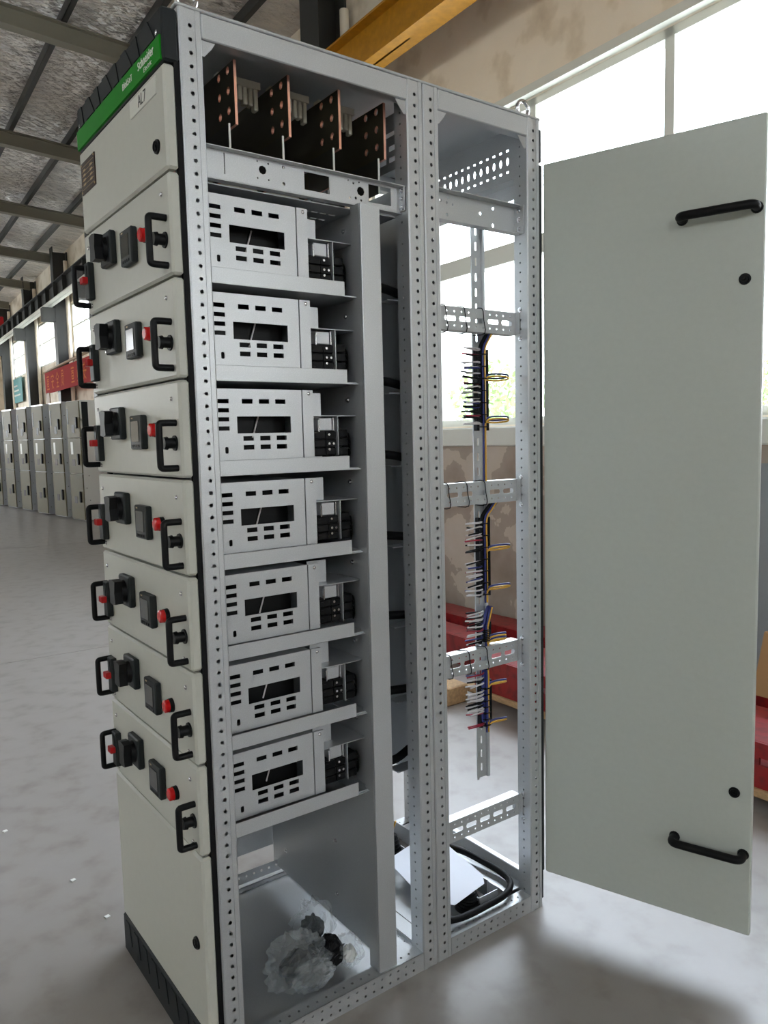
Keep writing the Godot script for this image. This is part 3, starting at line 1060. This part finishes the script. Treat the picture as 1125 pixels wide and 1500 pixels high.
	for y in [0.157, 0.138, 0.119, 0.1]: hs.append([0.079 - px, y - 0.032, 0.0125, 0.0045, 0])
	hs.append([0.083 - px, 0.054 - 0.032, 0.004, 0.0075, 2])
	plate(st, Vector3(px + 0.009, 0.032, -0.045), X, Y, 0.279, 0.151, shift(hs, -0.009), 0.0015)
	box(st, Vector3(-0.009, 0.032, -0.52), Vector3(-0.0075, 0.183, -0.047))
	box(st, Vector3(0.2665, 0.032, -0.52), Vector3(0.268, 0.183, -0.047))
	part("box_side", st, M.galv, r)
	st = st_new()
	box(st, Vector3(-0.009, 0.1815, -0.52), Vector3(0.268, 0.183, -0.047))
	part("added_lid", st, M.galv, r)  # lid added to keep light out, so the slots look dark
	st = st_new()
	box(st, Vector3(0.27, 0.032, -0.05), Vector3(0.297, 0.183, -0.0435))
	var strip := part("side_strip", st, M.galv, r)
	st = st_new()
	sphere(st, Vector3(0.286, 0.175, -0.0435), Vector3(0.0045, 0.0045, 0.003), 6)
	part("screw", st, M.chrome, strip)
	# circuit breaker inside the box
	st = st_new()
	cbox(st, Vector3(0.04, 0.034, -0.4), Vector3(0.25, 0.16, -0.09), 0.004)
	box(st, Vector3(0.0, 0.034, -0.5), Vector3(0.02, 0.15, -0.08))
	var brk := part("circuit_breaker", st, M.black, r)
	st = st_new()
	cyl(st, Vector3(0.165, 0.08, -0.087), Vector3(0.18, 0.13, -0.084), 0.0018, 0.0018, 6)
	part("breaker_wire", st, M.white_wire, brk)
	# light plate and terminal block behind the strip
	st = st_new()
	box(st, Vector3(0.3, 0.03, -0.104), Vector3(0.352, 0.18, -0.1))
	part("back_plate", st, M.galv, r)
	st = st_new()
	for k in 3:
		cbox(st, Vector3(0.308, 0.035 + k * 0.019, -0.12), Vector3(0.342, 0.052 + k * 0.019, -0.066), 0.0015)
		cbox(st, Vector3(0.343, 0.035 + k * 0.019, -0.12), Vector3(0.37, 0.052 + k * 0.019, -0.066), 0.0015)
	box(st, Vector3(0.306, 0.034, -0.13), Vector3(0.371, 0.092, -0.072))
	for k in 3:
		box(st, Vector3(0.314, 0.041 + k * 0.019, -0.0665), Vector3(0.321, 0.047 + k * 0.019, -0.0645))
	var term := part("terminal_block", st, M.black, r)
	st = st_new()
	for q in [[0.35, 0.083], [0.35, 0.062], [0.35, 0.049], [0.362, 0.062]]:
		cyl(st, Vector3(q[0], q[1], -0.066), Vector3(q[0], q[1], -0.063), 0.0033, 0.003, 10)
	part("terminal_screws", st, M.chrome, term).set_meta("kind", "stuff")
	st = st_new()
	cbox(st, Vector3(0.327, 0.092, -0.11), Vector3(0.363, 0.122, -0.07), 0.002)
	part("relay_cover", st, M.galv, term)
	st = st_new()
	box(st, Vector3(0.324, 0.09, -0.073), Vector3(0.327, 0.116, -0.068))
	box(st, Vector3(0.364, 0.092, -0.073), Vector3(0.367, 0.122, -0.068))
	part("relay_clip", st, M.chrome, term)
	# bent steel cover over the plug contacts
	st = st_new()
	box(st, Vector3(0.372, 0.034, -0.2), Vector3(0.3735, 0.127, -0.06))
	box(st, Vector3(0.305, 0.1255, -0.2), Vector3(0.428, 0.127, -0.06))
	part("contact_cover", st, M.galv, r)
	st = st_new()
	for k in 3: cbox(st, Vector3(0.378, 0.034 + k * 0.021, -0.15), Vector3(0.404, 0.053 + k * 0.021, -0.066), 0.002)
	box(st, Vector3(0.376, 0.03, -0.2), Vector3(0.402, 0.12, -0.1))
	var plug := part("plug_contact", st, M.black, r)
	st = st_new()
	for k in 4:
		tube(st, smooth_path([Vector3(0.402, 0.042 + k * 0.012, -0.09), Vector3(0.415, 0.05 + k * 0.012, -0.085), Vector3(0.424, 0.04 + k * 0.009, -0.09), Vector3(0.427, 0.024 + k * 0.004, -0.1)], 4), 0.0022, 6)
	part("plug_leads", st, M.rubber, plug).set_meta("kind", "stuff")
	st = st_new()
	box(st, Vector3(0.4, 0.03, -0.23), Vector3(0.428, 0.125, -0.226))
	part("white_backing", st, M.white, plug)
	# tray with lip
	st = st_new()
	cbox(st, Vector3(-0.01, 0.0, -0.0335), Vector3(0.384, 0.033, -0.0315), 0.0008)
	box(st, Vector3(-0.01, 0.0, -0.55), Vector3(0.426, 0.002, -0.033))
	box(st, Vector3(0.384, 0.0, -0.5), Vector3(0.426, 0.0045, -0.04))
	part("tray", st, M.galv, r)
	for k in range(1, 7):
		var d: Node3D = r.duplicate()
		d.name = numbered("withdrawable_drawer")
		add_child(d)
		d.position = Vector3(0, y0 - k * 0.1977, 0)
		d.set_meta("label", label[k])

func shift(hs: Array, by: float) -> Array:
	var out := []
	for q in hs:
		out.append([q[0] + by, q[1], q[2], q[3], q[4]])
	return out

# ---------------------------------------------------------------- wiring
func build_wiring() -> void:
	var rng := RandomNumberGenerator.new()
	rng.seed = 77
	# black outgoing cables between strip and middle post
	var ys := [1.739, 1.512, 1.33, 1.125, 0.918, 0.72, 0.535]
	var words := ["topmost", "second", "third", "fourth", "fifth", "sixth", "lowest"]
	for k in 7:
		var y: float = ys[k]
		var t := thing("outgoing_cable", "%s black sleeved cable crossing the gap beside the middle post" % words[k], "cable", Vector3(0.44, y, -0.1), 0.0, "black cables behind the middle post")
		var st := st_new()
		var drop := 0.03 if k < 6 else -0.05
		var sag := 0.012 if k == 0 else -0.004
		tube(st, smooth_path([Vector3(0.0, -sag, 0), Vector3(0.06, 0.004, 0), Vector3(0.11, 0.0, 0), Vector3(0.17, -0.01 - drop * 0.3 + 0.01, -0.01)], 4), 0.011, 10)
		part("sleeve", st, M.rubber, t)
		st = st_new()
		box(st, Vector3(0.02, -0.022, -0.012), Vector3(0.026, 0.016, 0.013))
		part("cable_tie", st, M.rubber, t)
		st = st_new()
		box(st, Vector3(0.1, -0.03, -0.02), Vector3(0.18, -0.0275, 0.02))
		part("support_tab", st, M.galv, t)
	# wire harnesses on the slotted rail
	var sets := [
		["wire_harness", "upper wire harness with white stubs in front of the window", 1.648, 1.386, [1.6, 1.585, 1.565, 1.552, 1.538, 1.527, 1.51, 1.5, 1.485, 1.473, 1.462, 1.45, 1.435, 1.428, 1.42, 1.405], [1.528, 1.415], 0.87, M.rubber],
		["wire_harness", "second wire harness, long black bundle under the second cable rail", 1.195, 0.93, [1.14, 1.125, 1.11, 1.1, 1.09, 1.078, 1.066, 1.03, 1.018, 1.006, 0.995, 0.983, 0.968, 0.955, 0.943], [1.065, 0.955], 0.885, M.rubber],
		["wire_harness", "third wire harness, tangled just above the third cable rail", 0.9, 0.8, [0.893, 0.883, 0.873, 0.864, 0.855, 0.846, 0.832, 0.82, 0.812], [0.818, 0.808], 0.86, M.blue_wire],
		["wire_harness", "lowest wire harness hanging below the third cable rail", 0.735, 0.56, [0.72, 0.705, 0.69, 0.67, 0.66, 0.65, 0.64, 0.63, 0.62, 0.61, 0.575], [0.685, 0.575], 0.84, M.blue_wire]]
	var n := 0
	for s in sets:
		var top: float = s[2]
		var bot: float = s[3]
		var t := thing(s[0], s[1], "wiring", Vector3(0.835, bot, -0.062), 0.0, "wire harnesses in the cable compartment")
		var o := t.position
		var st := st_new()
		var x0: float = s[6]
		for q in [Vector3(-0.006, 0, 0), Vector3(0.004, 0, 0.004), Vector3(0.003, 0, -0.006)]:
			var p := [Vector3(x0, top, -0.065) + q, Vector3(lerpf(x0, 0.836, 0.5), top - 0.02, -0.064) + q, Vector3(0.836, top - 0.05, -0.062) + q, Vector3(0.832, (top + bot) / 2, -0.06) + q, Vector3(0.833, bot + 0.02, -0.06) + q]
			tube(st, smooth_path(p.map(func(e): return e - o), 5), 0.0055, 8)
		part("wire_bundle", st, s[7], t)
		var last: float = bot - 0.14 if n == 0 else bot - 0.01
		for q in [[M.yellow_wire, 0.004], [M.blue_wire, -0.003]]:
			st = st_new()
			var dx: float = q[1]
			var p := [Vector3(x0 - 0.004 + dx, top, -0.056), Vector3(lerpf(x0, 0.836, 0.5) + dx, top - 0.02, -0.055), Vector3(0.836 + dx, top - 0.05, -0.053), Vector3(0.834 + dx, (top + bot) / 2, -0.052), Vector3(0.836 + dx, bot, -0.054), Vector3(0.838 + dx, last, -0.056)]
			tube(st, smooth_path(p.map(func(e): return e - o), 5), 0.0026, 6)
			part("wire", st, q[0], t)
		st = st_new()
		box(st, Vector3(0.822, bot, -0.079) - o, Vector3(0.83, top - 0.045, -0.066) - o)
		part("terminal_strip", st, M.rubber, t)
		st = st_new()
		box(st, Vector3(0.863, bot, -0.0795) - o, Vector3(0.869, top - 0.045, -0.07) - o)
		part("edge_trim", st, M.rubber, t)
		var cols := [M.white_wire, M.rubber, M.white_wire, M.white_wire, M.blue_wire, M.rubber, M.red_wire, M.white_wire, M.rubber]
		for y in s[4]:
			for j in 2:
				st = st_new()
				var a := rng.randf_range(-0.004, 0.004)
				var L := rng.randf_range(0.056, 0.07)
				tube(st, smooth_path([Vector3(0.828, y, -0.06) - o, Vector3(0.81, y + a, -0.055 + j * 0.005) - o, Vector3(0.83 - L, y + rng.randf_range(-0.004, 0.004), -0.06 + j * 0.006) - o], 3), 0.0023, 5)
				part("wire", st, cols[rng.randi() % cols.size()], t)
		for y in s[5]:
			for q in [[M.yellow_wire, 0.0], [M.blue_wire, 0.006]]:
				st = st_new()
				var dy: float = q[1]
				var w := 0.07 if n < 2 else 0.05
				tube(st, smooth_path([Vector3(0.838, y - 0.02 + dy, -0.056) - o, Vector3(0.848, y + dy, -0.05) - o, Vector3(0.86 + w * 0.6, y + 0.002 + dy, -0.04) - o, Vector3(0.85 + w, y - 0.004 + dy, -0.05) - o, Vector3(0.86 + w * 0.4, y - 0.008 + dy, -0.062) - o, Vector3(0.85, y - 0.006 + dy, -0.066) - o], 4), 0.0024, 6)
				part("wire", st, q[0], t)
		for k in 7:
			st = st_new()
			var y := lerpf(top - 0.06, bot + 0.01, k / 6.0)
			box(st, Vector3(0.822, y - 0.0015, -0.066) - o, Vector3(0.844, y + 0.0015, -0.049) - o)
			part("cable_tie", st, M.rubber, t)
		n += 1

# ---------------------------------------------------------------- loose things in the cabinet
func crumpled(st: SurfaceTool, c: Vector3, r: Vector3, seed_no: int, amount: float, n := 20) -> void:
	var f := FastNoiseLite.new()
	f.seed = seed_no
	f.noise_type = FastNoiseLite.TYPE_SIMPLEX_SMOOTH
	f.fractal_type = FastNoiseLite.FRACTAL_RIDGED
	f.fractal_octaves = 3
	f.frequency = 0.9
	var grid := []
	for i in n + 1:
		var row := []
		for j in n * 2 + 1:
			var th := PI * i / n
			var ph := TAU * (j % (n * 2)) / (n * 2.0)
			var d := Vector3(sin(th) * cos(ph), cos(th), sin(th) * sin(ph))
			var k := 1.0 + amount * f.get_noise_3d(d.x * 1.5, d.y * 1.5, d.z * 1.5)
			var p := c + d * r * k / (1.0 + 0.85 * amount)
			p.y = maxf(p.y, 0.0365)
			row.append(p)
		grid.append(row)
	for i in n:
		for j in n * 2:
			quad(st, grid[i][j], grid[i][j + 1], grid[i + 1][j + 1], grid[i + 1][j])

func build_loose_things() -> void:
	# plastic bags on the floor plate of the drawer section
	var bags := [["crumpled clear plastic bag nearest the front post", Vector3(0.25, 0.085, -0.13), Vector3(0.1, 0.075, 0.08)], ["clear plastic bag behind the others against the partition", Vector3(0.35, 0.095, -0.22), Vector3(0.07, 0.075, 0.06)], ["small clear bag by the foot of the mounting strip", Vector3(0.385, 0.075, -0.1), Vector3(0.042, 0.045, 0.045)], ["clear plastic bag lying on the bottom rail edge", Vector3(0.27, 0.065, -0.085), Vector3(0.065, 0.04, 0.035)]]
	var k := 0
	for b in bags:
		var t := thing("plastic_bag", b[0], "bag", Vector3(b[1].x, 0.0345, b[1].z), 0.0, "plastic bags in the cabinet bottom")
		var st := st_new()
		crumpled(st, b[1], b[2], 40 + k, 0.55)
		var m := part("film", st, M.bag, t)
		m.position = -t.position
		st = st_new()
		crumpled(st, b[1] - Vector3(0, 0.012, 0), b[2] * 0.55, 60 + k, 0.5, 10)
		m = part("contents", st, M.rubber if k != 2 else M.white, t)
		m.position = -t.position
		k += 1
	var st := st_new()
	crumpled(st, Vector3(0.325, 0.075, -0.12), Vector3(0.06, 0.05, 0.045), 71, 0.6, 20)
	var o := part("black_cloth", st, M.rubber, self)
	tag(o, "crumpled black cloth between the plastic bags", "cloth")
	# paper sheet in the cable compartment
	st = st_new()
	var poly := PackedVector2Array([Vector2(0.7, -0.36), Vector2(0.83, -0.39), Vector2(0.9, -0.3), Vector2(0.872, -0.12), Vector2(0.845, -0.085), Vector2(0.71, -0.06), Vector2(0.66, -0.13)])
	prism(st, Vector3(0, 0.086, 0), Vector3.RIGHT, Vector3.BACK, poly, 0.0012)
	o = part("paper_sheet", st, M.paper, self)
	tag(o, "white paper sheet lying in the bottom of the cable compartment", "paper")
	# ribbed black cable sleeves
	for q in [["ribbed black cable gland at the far end of the paper", Vector3(0.775, 0.034, -0.44)], ["ribbed black cable gland under the near corner of the paper", Vector3(0.79, 0.0345, -0.09)]]:
		var t := thing("cable_gland", q[0], "cable gland", q[1], 0.0, "ribbed cable glands")
		st = st_new()
		var hgt: float = 0.075 if q[1].z < -0.3 else 0.05
		for i in 7:
			var y := hgt * i / 7.0
			var rr := lerpf(0.042, 0.02, i / 6.0)
			cyl(st, Vector3(0, y, 0), Vector3(0, y + hgt / 9.0, 0), rr, rr * 0.96, 20)
			cyl(st, Vector3(0, y + hgt / 9.0, 0), Vector3(0, y + hgt / 7.0, 0), rr * 0.86, rr * 0.86, 20)
		part("ribbed_cone", st, M.rubber, t)
		if q[1].z < -0.3:
			st = st_new()
			tube(st, smooth_path([Vector3(0, hgt, 0), Vector3(0.01, hgt + 0.02, 0), Vector3(0.012, hgt + 0.045, 0.01)], 4), 0.003, 6)
			part("earth_wire", st, M.yellow_wire, t)
	# thick black loom looping through the base
	var t := thing("cable_loom", "thick black cable loom looping round the floor of the cable compartment", "cable", Vector3(0.8, 0.052, -0.2))
	st = st_new()
	var path := [Vector3(0.9, 0.075, -0.34), Vector3(0.93, 0.072, -0.27), Vector3(0.94, 0.07, -0.2), Vector3(0.945, 0.068, -0.12), Vector3(0.93, 0.066, -0.065), Vector3(0.88, 0.064, -0.035), Vector3(0.8, 0.063, -0.03), Vector3(0.72, 0.064, -0.03), Vector3(0.67, 0.07, -0.035)]
	tube(st, smooth_path(path.map(func(e): return e - t.position), 6), 0.0095, 10)
	part("loom", st, M.rubber, t)
	st = st_new()
	for i in 3:
		tube(st, smooth_path([Vector3(0.905, 0.078 + i * 0.006, -0.335) - t.position, Vector3(0.87, 0.085 + i * 0.006, -0.35) - t.position, Vector3(0.83, 0.086 + i * 0.006, -0.35) - t.position], 3), 0.0032, 6)
	part("yellow_wires", st, M.yellow_wire, t).set_meta("kind", "stuff")

# ---------------------------------------------------------------- things around the hall
func hall_thing(called: String, label: String, category: String, at: Vector3, group := "") -> Node3D:
	var b := Basis(Vector3.UP, HALL_TURN)
	return thing(called, label, category, b * at, HALL_TURN, group)

func strokes(st: SurfaceTool, c: Vector3, s: float, lines: Array) -> void:
	for l in lines:
		var a := Vector3(c.x, c.y + (l[1] - 0.5) * s, c.z + (l[0] - 0.5) * s)
		var b := Vector3(c.x, c.y + (l[3] - 0.5) * s, c.z + (l[2] - 0.5) * s)
		var d := (b - a).normalized()
		var n := Vector3(0, -d.z, d.y) * s * 0.045
		quad(st, a - n, a + n, b + n, b - n)

func build_background_things() -> void:
	var Z := Vector3.BACK
	var Y := Vector3.UP
	# crane runway
	for q in [["crane_runway_beam", "dark steel crane runway beam along the far window wall", -26.9, -8.0, M.steel_dark], ["crane_girder", "yellow crane girder high on the wall above the near windows", -7.6, 3.0, M.crane_yellow]]:
		var t := hall_thing(q[0], q[1], "beam", Vector3(3.25, 4.47, q[2]))
		var L: float = q[3] - q[2]
		var st := st_new()
		box(st, Vector3(-0.01, 0.0, 0), Vector3(0.01, 0.34, L))
		part("web", st, q[4], t)
		for y in [0.0, 0.33]:
			st = st_new()
			box(st, Vector3(-0.1, y, 0), Vector3(0.1, y + 0.018, L))
			part("flange", st, q[4] if y > 0 or q[4] == M.crane_yellow else M.frame, t)
		st = st_new()
		box(st, Vector3(-0.02, 0.348, 0), Vector3(0.02, 0.39, L))
		part("rail", st, M.steel_dark, t)
		if q[4] == M.steel_dark:
			var z := 0.4
			while z < L:
				st = st_new()
				box(st, Vector3(-0.095, 0.018, z - 0.006), Vector3(-0.01, 0.33, z + 0.006))
				part("stiffener", st, q[4], t)
				z += 0.85
		for cz in [-25.4, -21.3, -17.6, -14.4, -11.0, -5.5, 1.2]:
			if cz > q[2] and cz < q[3]:
				st = st_new()
				box(st, Vector3(-0.1, -0.3, cz - q[2] - 0.12), Vector3(0.17, 0.0, cz - q[2] + 0.12))
				part("bracket", st, M.steel_dark, t)
	# row of finished cabinets along the wall
	var spots := [[3.17, -12.73, "nearest"], [3.11, -13.73, "second"], [3.01, -14.73, "third"], [2.95, -15.88, "fourth"], [2.87, -16.98, "fifth"], [2.79, -18.05, "sixth"], [2.71, -19.1, "farthest"]]
	var k := 0
	for s in spots:
		var lab: String = "nearest beige cabinet of the distant row, with white side panel" if k == 0 else "%s beige switchgear cabinet in the distant row along the wall" % s[2]
		var t := thing("distant_cabinet", lab, "cabinet", Vector3(s[0], 0, s[1]), 0.11, "distant row of beige cabinets")
		var st := st_new()
		box(st, Vector3(0.022, 0.02, -0.6), Vector3(0.62, 2.15, 0.0))
		part("body", st, M.galv if k > 0 else M.white, t)
		var rows := [["upper_door", 1.5, 2.14], ["middle_door", 0.86, 1.49], ["lower_door", 0.03, 0.85]]
		for r in rows:
			st = st_new()
			cbox(st, Vector3(0.0, r[1], -0.6), Vector3(0.021, r[2], -0.005), 0.006)
			var d := part(r[0], st, M.beige_cab, t)
			st = st_new()
			var hy: float = r[1] + (r[2] - r[1]) * (0.4 if r[0] != "lower_door" else 0.5)
			cbox(st, Vector3(-0.03, hy - 0.1, -0.14), Vector3(0.0, hy + 0.1, -0.08), 0.01)
			part("handle", st, M.black, d)
			st = st_new()
			if r[0] == "upper_door":
				box(st, Vector3(-0.004, 1.74, -0.56), Vector3(0, 2.02, -0.5))
				box(st, Vector3(-0.004, 1.58, -0.36), Vector3(0, 1.72, -0.24))
				part("dark_window", st, M.black, d)
			else:
				box(st, Vector3(-0.003, hy - 0.12, -0.42), Vector3(0, hy, -0.3))
				part("rating_plate", st, M.bronze, d)
				if r[0] == "middle_door":
					st = st_new()
					box(st, Vector3(-0.003, 1.2, -0.46), Vector3(0, 1.42, -0.36))
					part("paper_label", st, M.label, d)
		st = st_new()
		for j in 9:
			box(st, Vector3(0.06 + 0.05 * (j % 2), 0.15 + j * 0.22, -0.001), Vector3(0.072 + 0.05 * (j % 2), 0.165 + j * 0.22, 0.0015))
		part("side_slots", st, M.charcoal, t).set_meta("kind", "stuff")
		if k > 0 :
			st = st_new()
			box(st, Vector3(0.01, 2.15, -0.62), Vector3(0.63, 2.17, 0.03))
			part("top_cover", st, M.galv, t)
		else:
			st = st_new()
			box(st, Vector3(0.05, 1.62, 0.0), Vector3(0.16, 2.12, 0.006))
			part("dark_panel", st, M.charcoal, t)
		k += 1
	# banner on bamboo pole
	var bt := hall_thing("banner", "red cloth banner with golden characters hanging on the far wall", "banner", Vector3(3.36, 2.6, -18.8))
	var st := st_new()
	box(st, Vector3(0, 0, 0), Vector3(0.01, 0.5, 4.4))
	part("cloth", st, M.banner, bt)
	st = st_new()
	var glyphs := [
		[[0.1, 0.9, 0.9, 0.9], [0.5, 1.0, 0.5, 0.9], [0.2, 0.72, 0.8, 0.72], [0.25, 0.6, 0.75, 0.6], [0.25, 0.6, 0.25, 0.25], [0.75, 0.6, 0.75, 0.25], [0.25, 0.42, 0.75, 0.42], [0.25, 0.25, 0.75, 0.25], [0.08, 0.06, 0.92, 0.06]],
		[[0.5, 1.0, 0.5, 0.9], [0.1, 0.85, 0.9, 0.85], [0.1, 0.85, 0.08, 0.7], [0.9, 0.85, 0.88, 0.7], [0.45, 0.72, 0.25, 0.3], [0.25, 0.3, 0.8, 0.02], [0.68, 0.5, 0.2, 0.02], [0.08, 0.5, 0.92, 0.5]],
		[[0.5, 1.0, 0.05, 0.6], [0.5, 1.0, 0.95, 0.6], [0.25, 0.55, 0.75, 0.55], [0.25, 0.32, 0.75, 0.32], [0.1, 0.05, 0.9, 0.05], [0.5, 0.55, 0.5, 0.05]],
		[[0.25, 0.98, 0.75, 0.98], [0.25, 0.98, 0.25, 0.78], [0.75, 0.98, 0.75, 0.78], [0.25, 0.78, 0.75, 0.78], [0.18, 0.65, 0.82, 0.65], [0.18, 0.65, 0.18, 0.22], [0.82, 0.65, 0.82, 0.22], [0.5, 0.55, 0.48, 0.3], [0.48, 0.3, 0.15, 0.0], [0.5, 0.25, 0.85, 0.02]]]
	var zz := 0.35
	for i in 7:
		if i == 4:
			zz += 0.45
		strokes(st, Vector3(-0.004, 0.25, zz), 0.34, glyphs[[0, 1, 2, 3, 0, 3, 1][i]])
		zz += 0.52
	part("characters", st, M.banner_gold, bt)
	st = st_new()
	tube(st, [Vector3(0.02, 0.52, -0.15), Vector3(0.0, 0.56, 2.2), Vector3(0.02, 0.6, 4.8)], 0.03, 8)
	part("pole", st, M.bamboo, bt)
	st = st_new()
	box(st, Vector3(0.0, -0.55, 0.02), Vector3(0.02, 0.02, 0.4))
	part("tail", st, M.bamboo, bt)
	# poster
	var pt := hall_thing("poster", "teal poster on the far wall under a high window", "poster", Vector3(3.66, 2.69, -25.45))
	st = st_new()
	box(st, Vector3(0, 0, 0), Vector3(0.01, 0.73, 1.75))
	part("sheet", st, M.teal, pt)
	st = st_new()
	for i in 3: box(st, Vector3(-0.003, 0.2 + 0.14 * i, 0.3), Vector3(0, 0.25 + 0.14 * i, 1.4 - 0.2 * i))
	part("print", st, M.label, pt)
	# red hoist block at the left edge
	var ht := hall_thing("hoist_trolley", "small red hoist trolley on the runway rail at the far left", "hoist", Vector3(3.2, 4.86, -24.2))
	st = st_new()
	cbox(st, Vector3(-0.12, 0.0, -0.3), Vector3(0.12, 0.3, 0.3), 0.02)
	part("body", st, M.red, ht)
	st = st_new()
	for q in [-0.2, 0.2]: cyl(st, Vector3(-0.14, 0.06, q), Vector3(0.14, 0.06, q), 0.07, 0.07, 14)
	part("wheels", st, M.steel_dark, ht)
	# red steel sections behind the cabinet
	var beams := [["front red steel section with a dark slot, lying on timber", 2.05, 2.3, 0.075, 0.245, -1.42, 1.3], ["middle red steel channel lying behind the slotted section", 2.42, 2.62, 0.0, 0.17, -4.5, 1.2], ["rear red steel section lying along the plastered wall", 2.78, 3.0, 0.0, 0.17, -4.8, 1.6]]
	k = 0
	for b in beams:
		var t := thing("red_steel_section", b[0], "steel section", Vector3((b[1] + b[2]) / 2, b[3], (b[5] + b[6]) / 2), 0.0, "red steel sections by the wall")
		var w: float = (b[2] - b[1]) / 2
		var h: float = b[4] - b[3]
		var L: float = (b[6] - b[5]) / 2
		st = st_new()
		if k == 0:
			plate(st, Vector3(-w, 0, -L), Z, Y, 2 * L, h, [[0.46, 0.1, 0.1, 0.014, 0], [1.6, 0.1, 0.1, 0.014, 0]], 0.012)
		else:
			box(st, Vector3(-w, 0, -L), Vector3(-w + 0.012, h, L))
		part("web", st, M.red_steel, t)
		for y in [0.0, h - 0.014]:
			st = st_new()
			cbox(st, Vector3(-w + 0.012, y, -L), Vector3(w, y + 0.014, L), 0.003)
			part("flange", st, M.red_steel, t)
		if k > 0:
			st = st_new()
			box(st, Vector3(w - 0.012, 0.014, -L), Vector3(w, h - 0.014, L))
			part("web", st, M.red_steel, t)
		k += 1
	# timbers
	for q in [["light timber plank under the slotted red section", Vector3(2.03, 0.045, -1.5), Vector3(2.2, 0.075, 1.35), "timber_plank"], ["short timber block end beside the red steel", Vector3(1.88, 0.0, -1.56), Vector3(2.02, 0.095, -1.44), "timber_block"], ["timber bearer on the floor under the plank", Vector3(1.98, 0.0, -0.75), Vector3(2.36, 0.045, -0.65), "timber_bearer"]]:
		var lo: Vector3 = q[1]
		var hi: Vector3 = q[2]
		var base := Vector3((lo.x + hi.x) / 2, lo.y, (lo.z + hi.z) / 2)
		st = st_new()
		cbox(st, lo - base, hi - base, 0.006)
		var o := part(numbered(q[3]), st, M.wood, self, base)
		tag(o, q[0], "timber")
	st = st_new()
	prism(st, Vector3.ZERO, Vector3.BACK, Vector3.UP, PackedVector2Array([Vector2(0, 0), Vector2(0.3, 0), Vector2(0.34, 0.26), Vector2(0.05, 0.3)]), 0.02)
	var o := part("cardboard_piece", st, M.carton, self, Vector3(2.76, 0.17, -0.32))
	tag(o, "brown cardboard piece standing on the red steel, right of the open door", "cardboard")
	st = st_new()
	box(st, Vector3(-0.01, 0, 0), Vector3(0.01, 1.2, 1.4))
	o = part("grey_board", st, M.grey_board, self, Vector3(3.19, 0.0, -0.95))
	o.rotation = Vector3(0, HALL_TURN, -0.05)
	tag(o, "grey board leaning on the wall, seen right of the open door", "board")
	# scraps on the floor left of the cabinet
	var scraps := [[Vector3(-0.172, 0, -1.49), "white paper scrap on the floor at the left edge"], [Vector3(-0.062, 0, -1.008), "small white crumb on the floor left of the lower door"], [Vector3(-0.034, 0, -0.747), "tiny white crumb on the floor nearest the far plinth corner"]]
	for q in scraps:
		st = st_new()
		prism(st, Vector3.ZERO, Vector3.RIGHT, Vector3.BACK, PackedVector2Array([Vector2(-0.008, -0.004), Vector2(0.006, -0.007), Vector2(0.009, 0.004), Vector2(-0.003, 0.008)]), -0.003)
		var sc := part(numbered("paper_scrap"), st, M.white, self, q[0] + Vector3(0, 0.0005, 0))
		tag(sc, q[1], "scrap", "scraps on the floor")
	# hanging cord near the roof
	st = st_new()
	tube(st, [Vector3(0, 0, 0), Vector3(0.015, -0.4, 0.2), Vector3(0.0, -0.9, 0.35)], 0.008, 6)
	o = part("hanging_cord", st, M.yellow_wire, self, Vector3(0.93, 6.0, -7.4))
	tag(o, "thin pale cord hanging from the roof at top left", "cord")
	# outside the near window: white building and trees
	st = st_new()
	box(st, Vector3(18, -0.2, -30), Vector3(26, 7, -14))
	var bld := part("white_building", st, M.far_wall, self)
	tag(bld, "pale building seen through the near window", "building")
	var rng := RandomNumberGenerator.new()
	rng.seed = 5
	for i in 2:
		var p: Vector3 = [Vector3(12.2, -0.2, -11.5), Vector3(15, -0.2, -6.8)][i]
		var t := thing("tree", ["pale green tree outside, seen through the cable compartment and window", "green tree outside the window at the right edge beyond the door"][i], "tree", p, 0.0, "trees outside the windows")
		st = st_new()
		cyl(st, Vector3.ZERO, Vector3(0, 1.6, 0), 0.14, 0.1, 10)
		part("trunk", st, M.bark, t)
		st = st_new()
		for j in 900:
			var dir := Vector3(rng.randfn(), rng.randfn(), rng.randfn()).normalized() * pow(rng.randf(), 0.4)
			var c := Vector3(dir.x * 1.2, 2.2 + dir.y * 1.1, dir.z * 1.2)
			var u := Vector3(rng.randfn(), rng.randfn(), rng.randfn()).normalized() * 0.11
			var v := u.cross(Vector3(rng.randfn(), rng.randfn(), rng.randfn()).normalized()).normalized() * 0.05
			quad(st, c - u, c - v, c + u, c + v)
		part("foliage", st, M.leaf, t).set_meta("kind", "stuff")
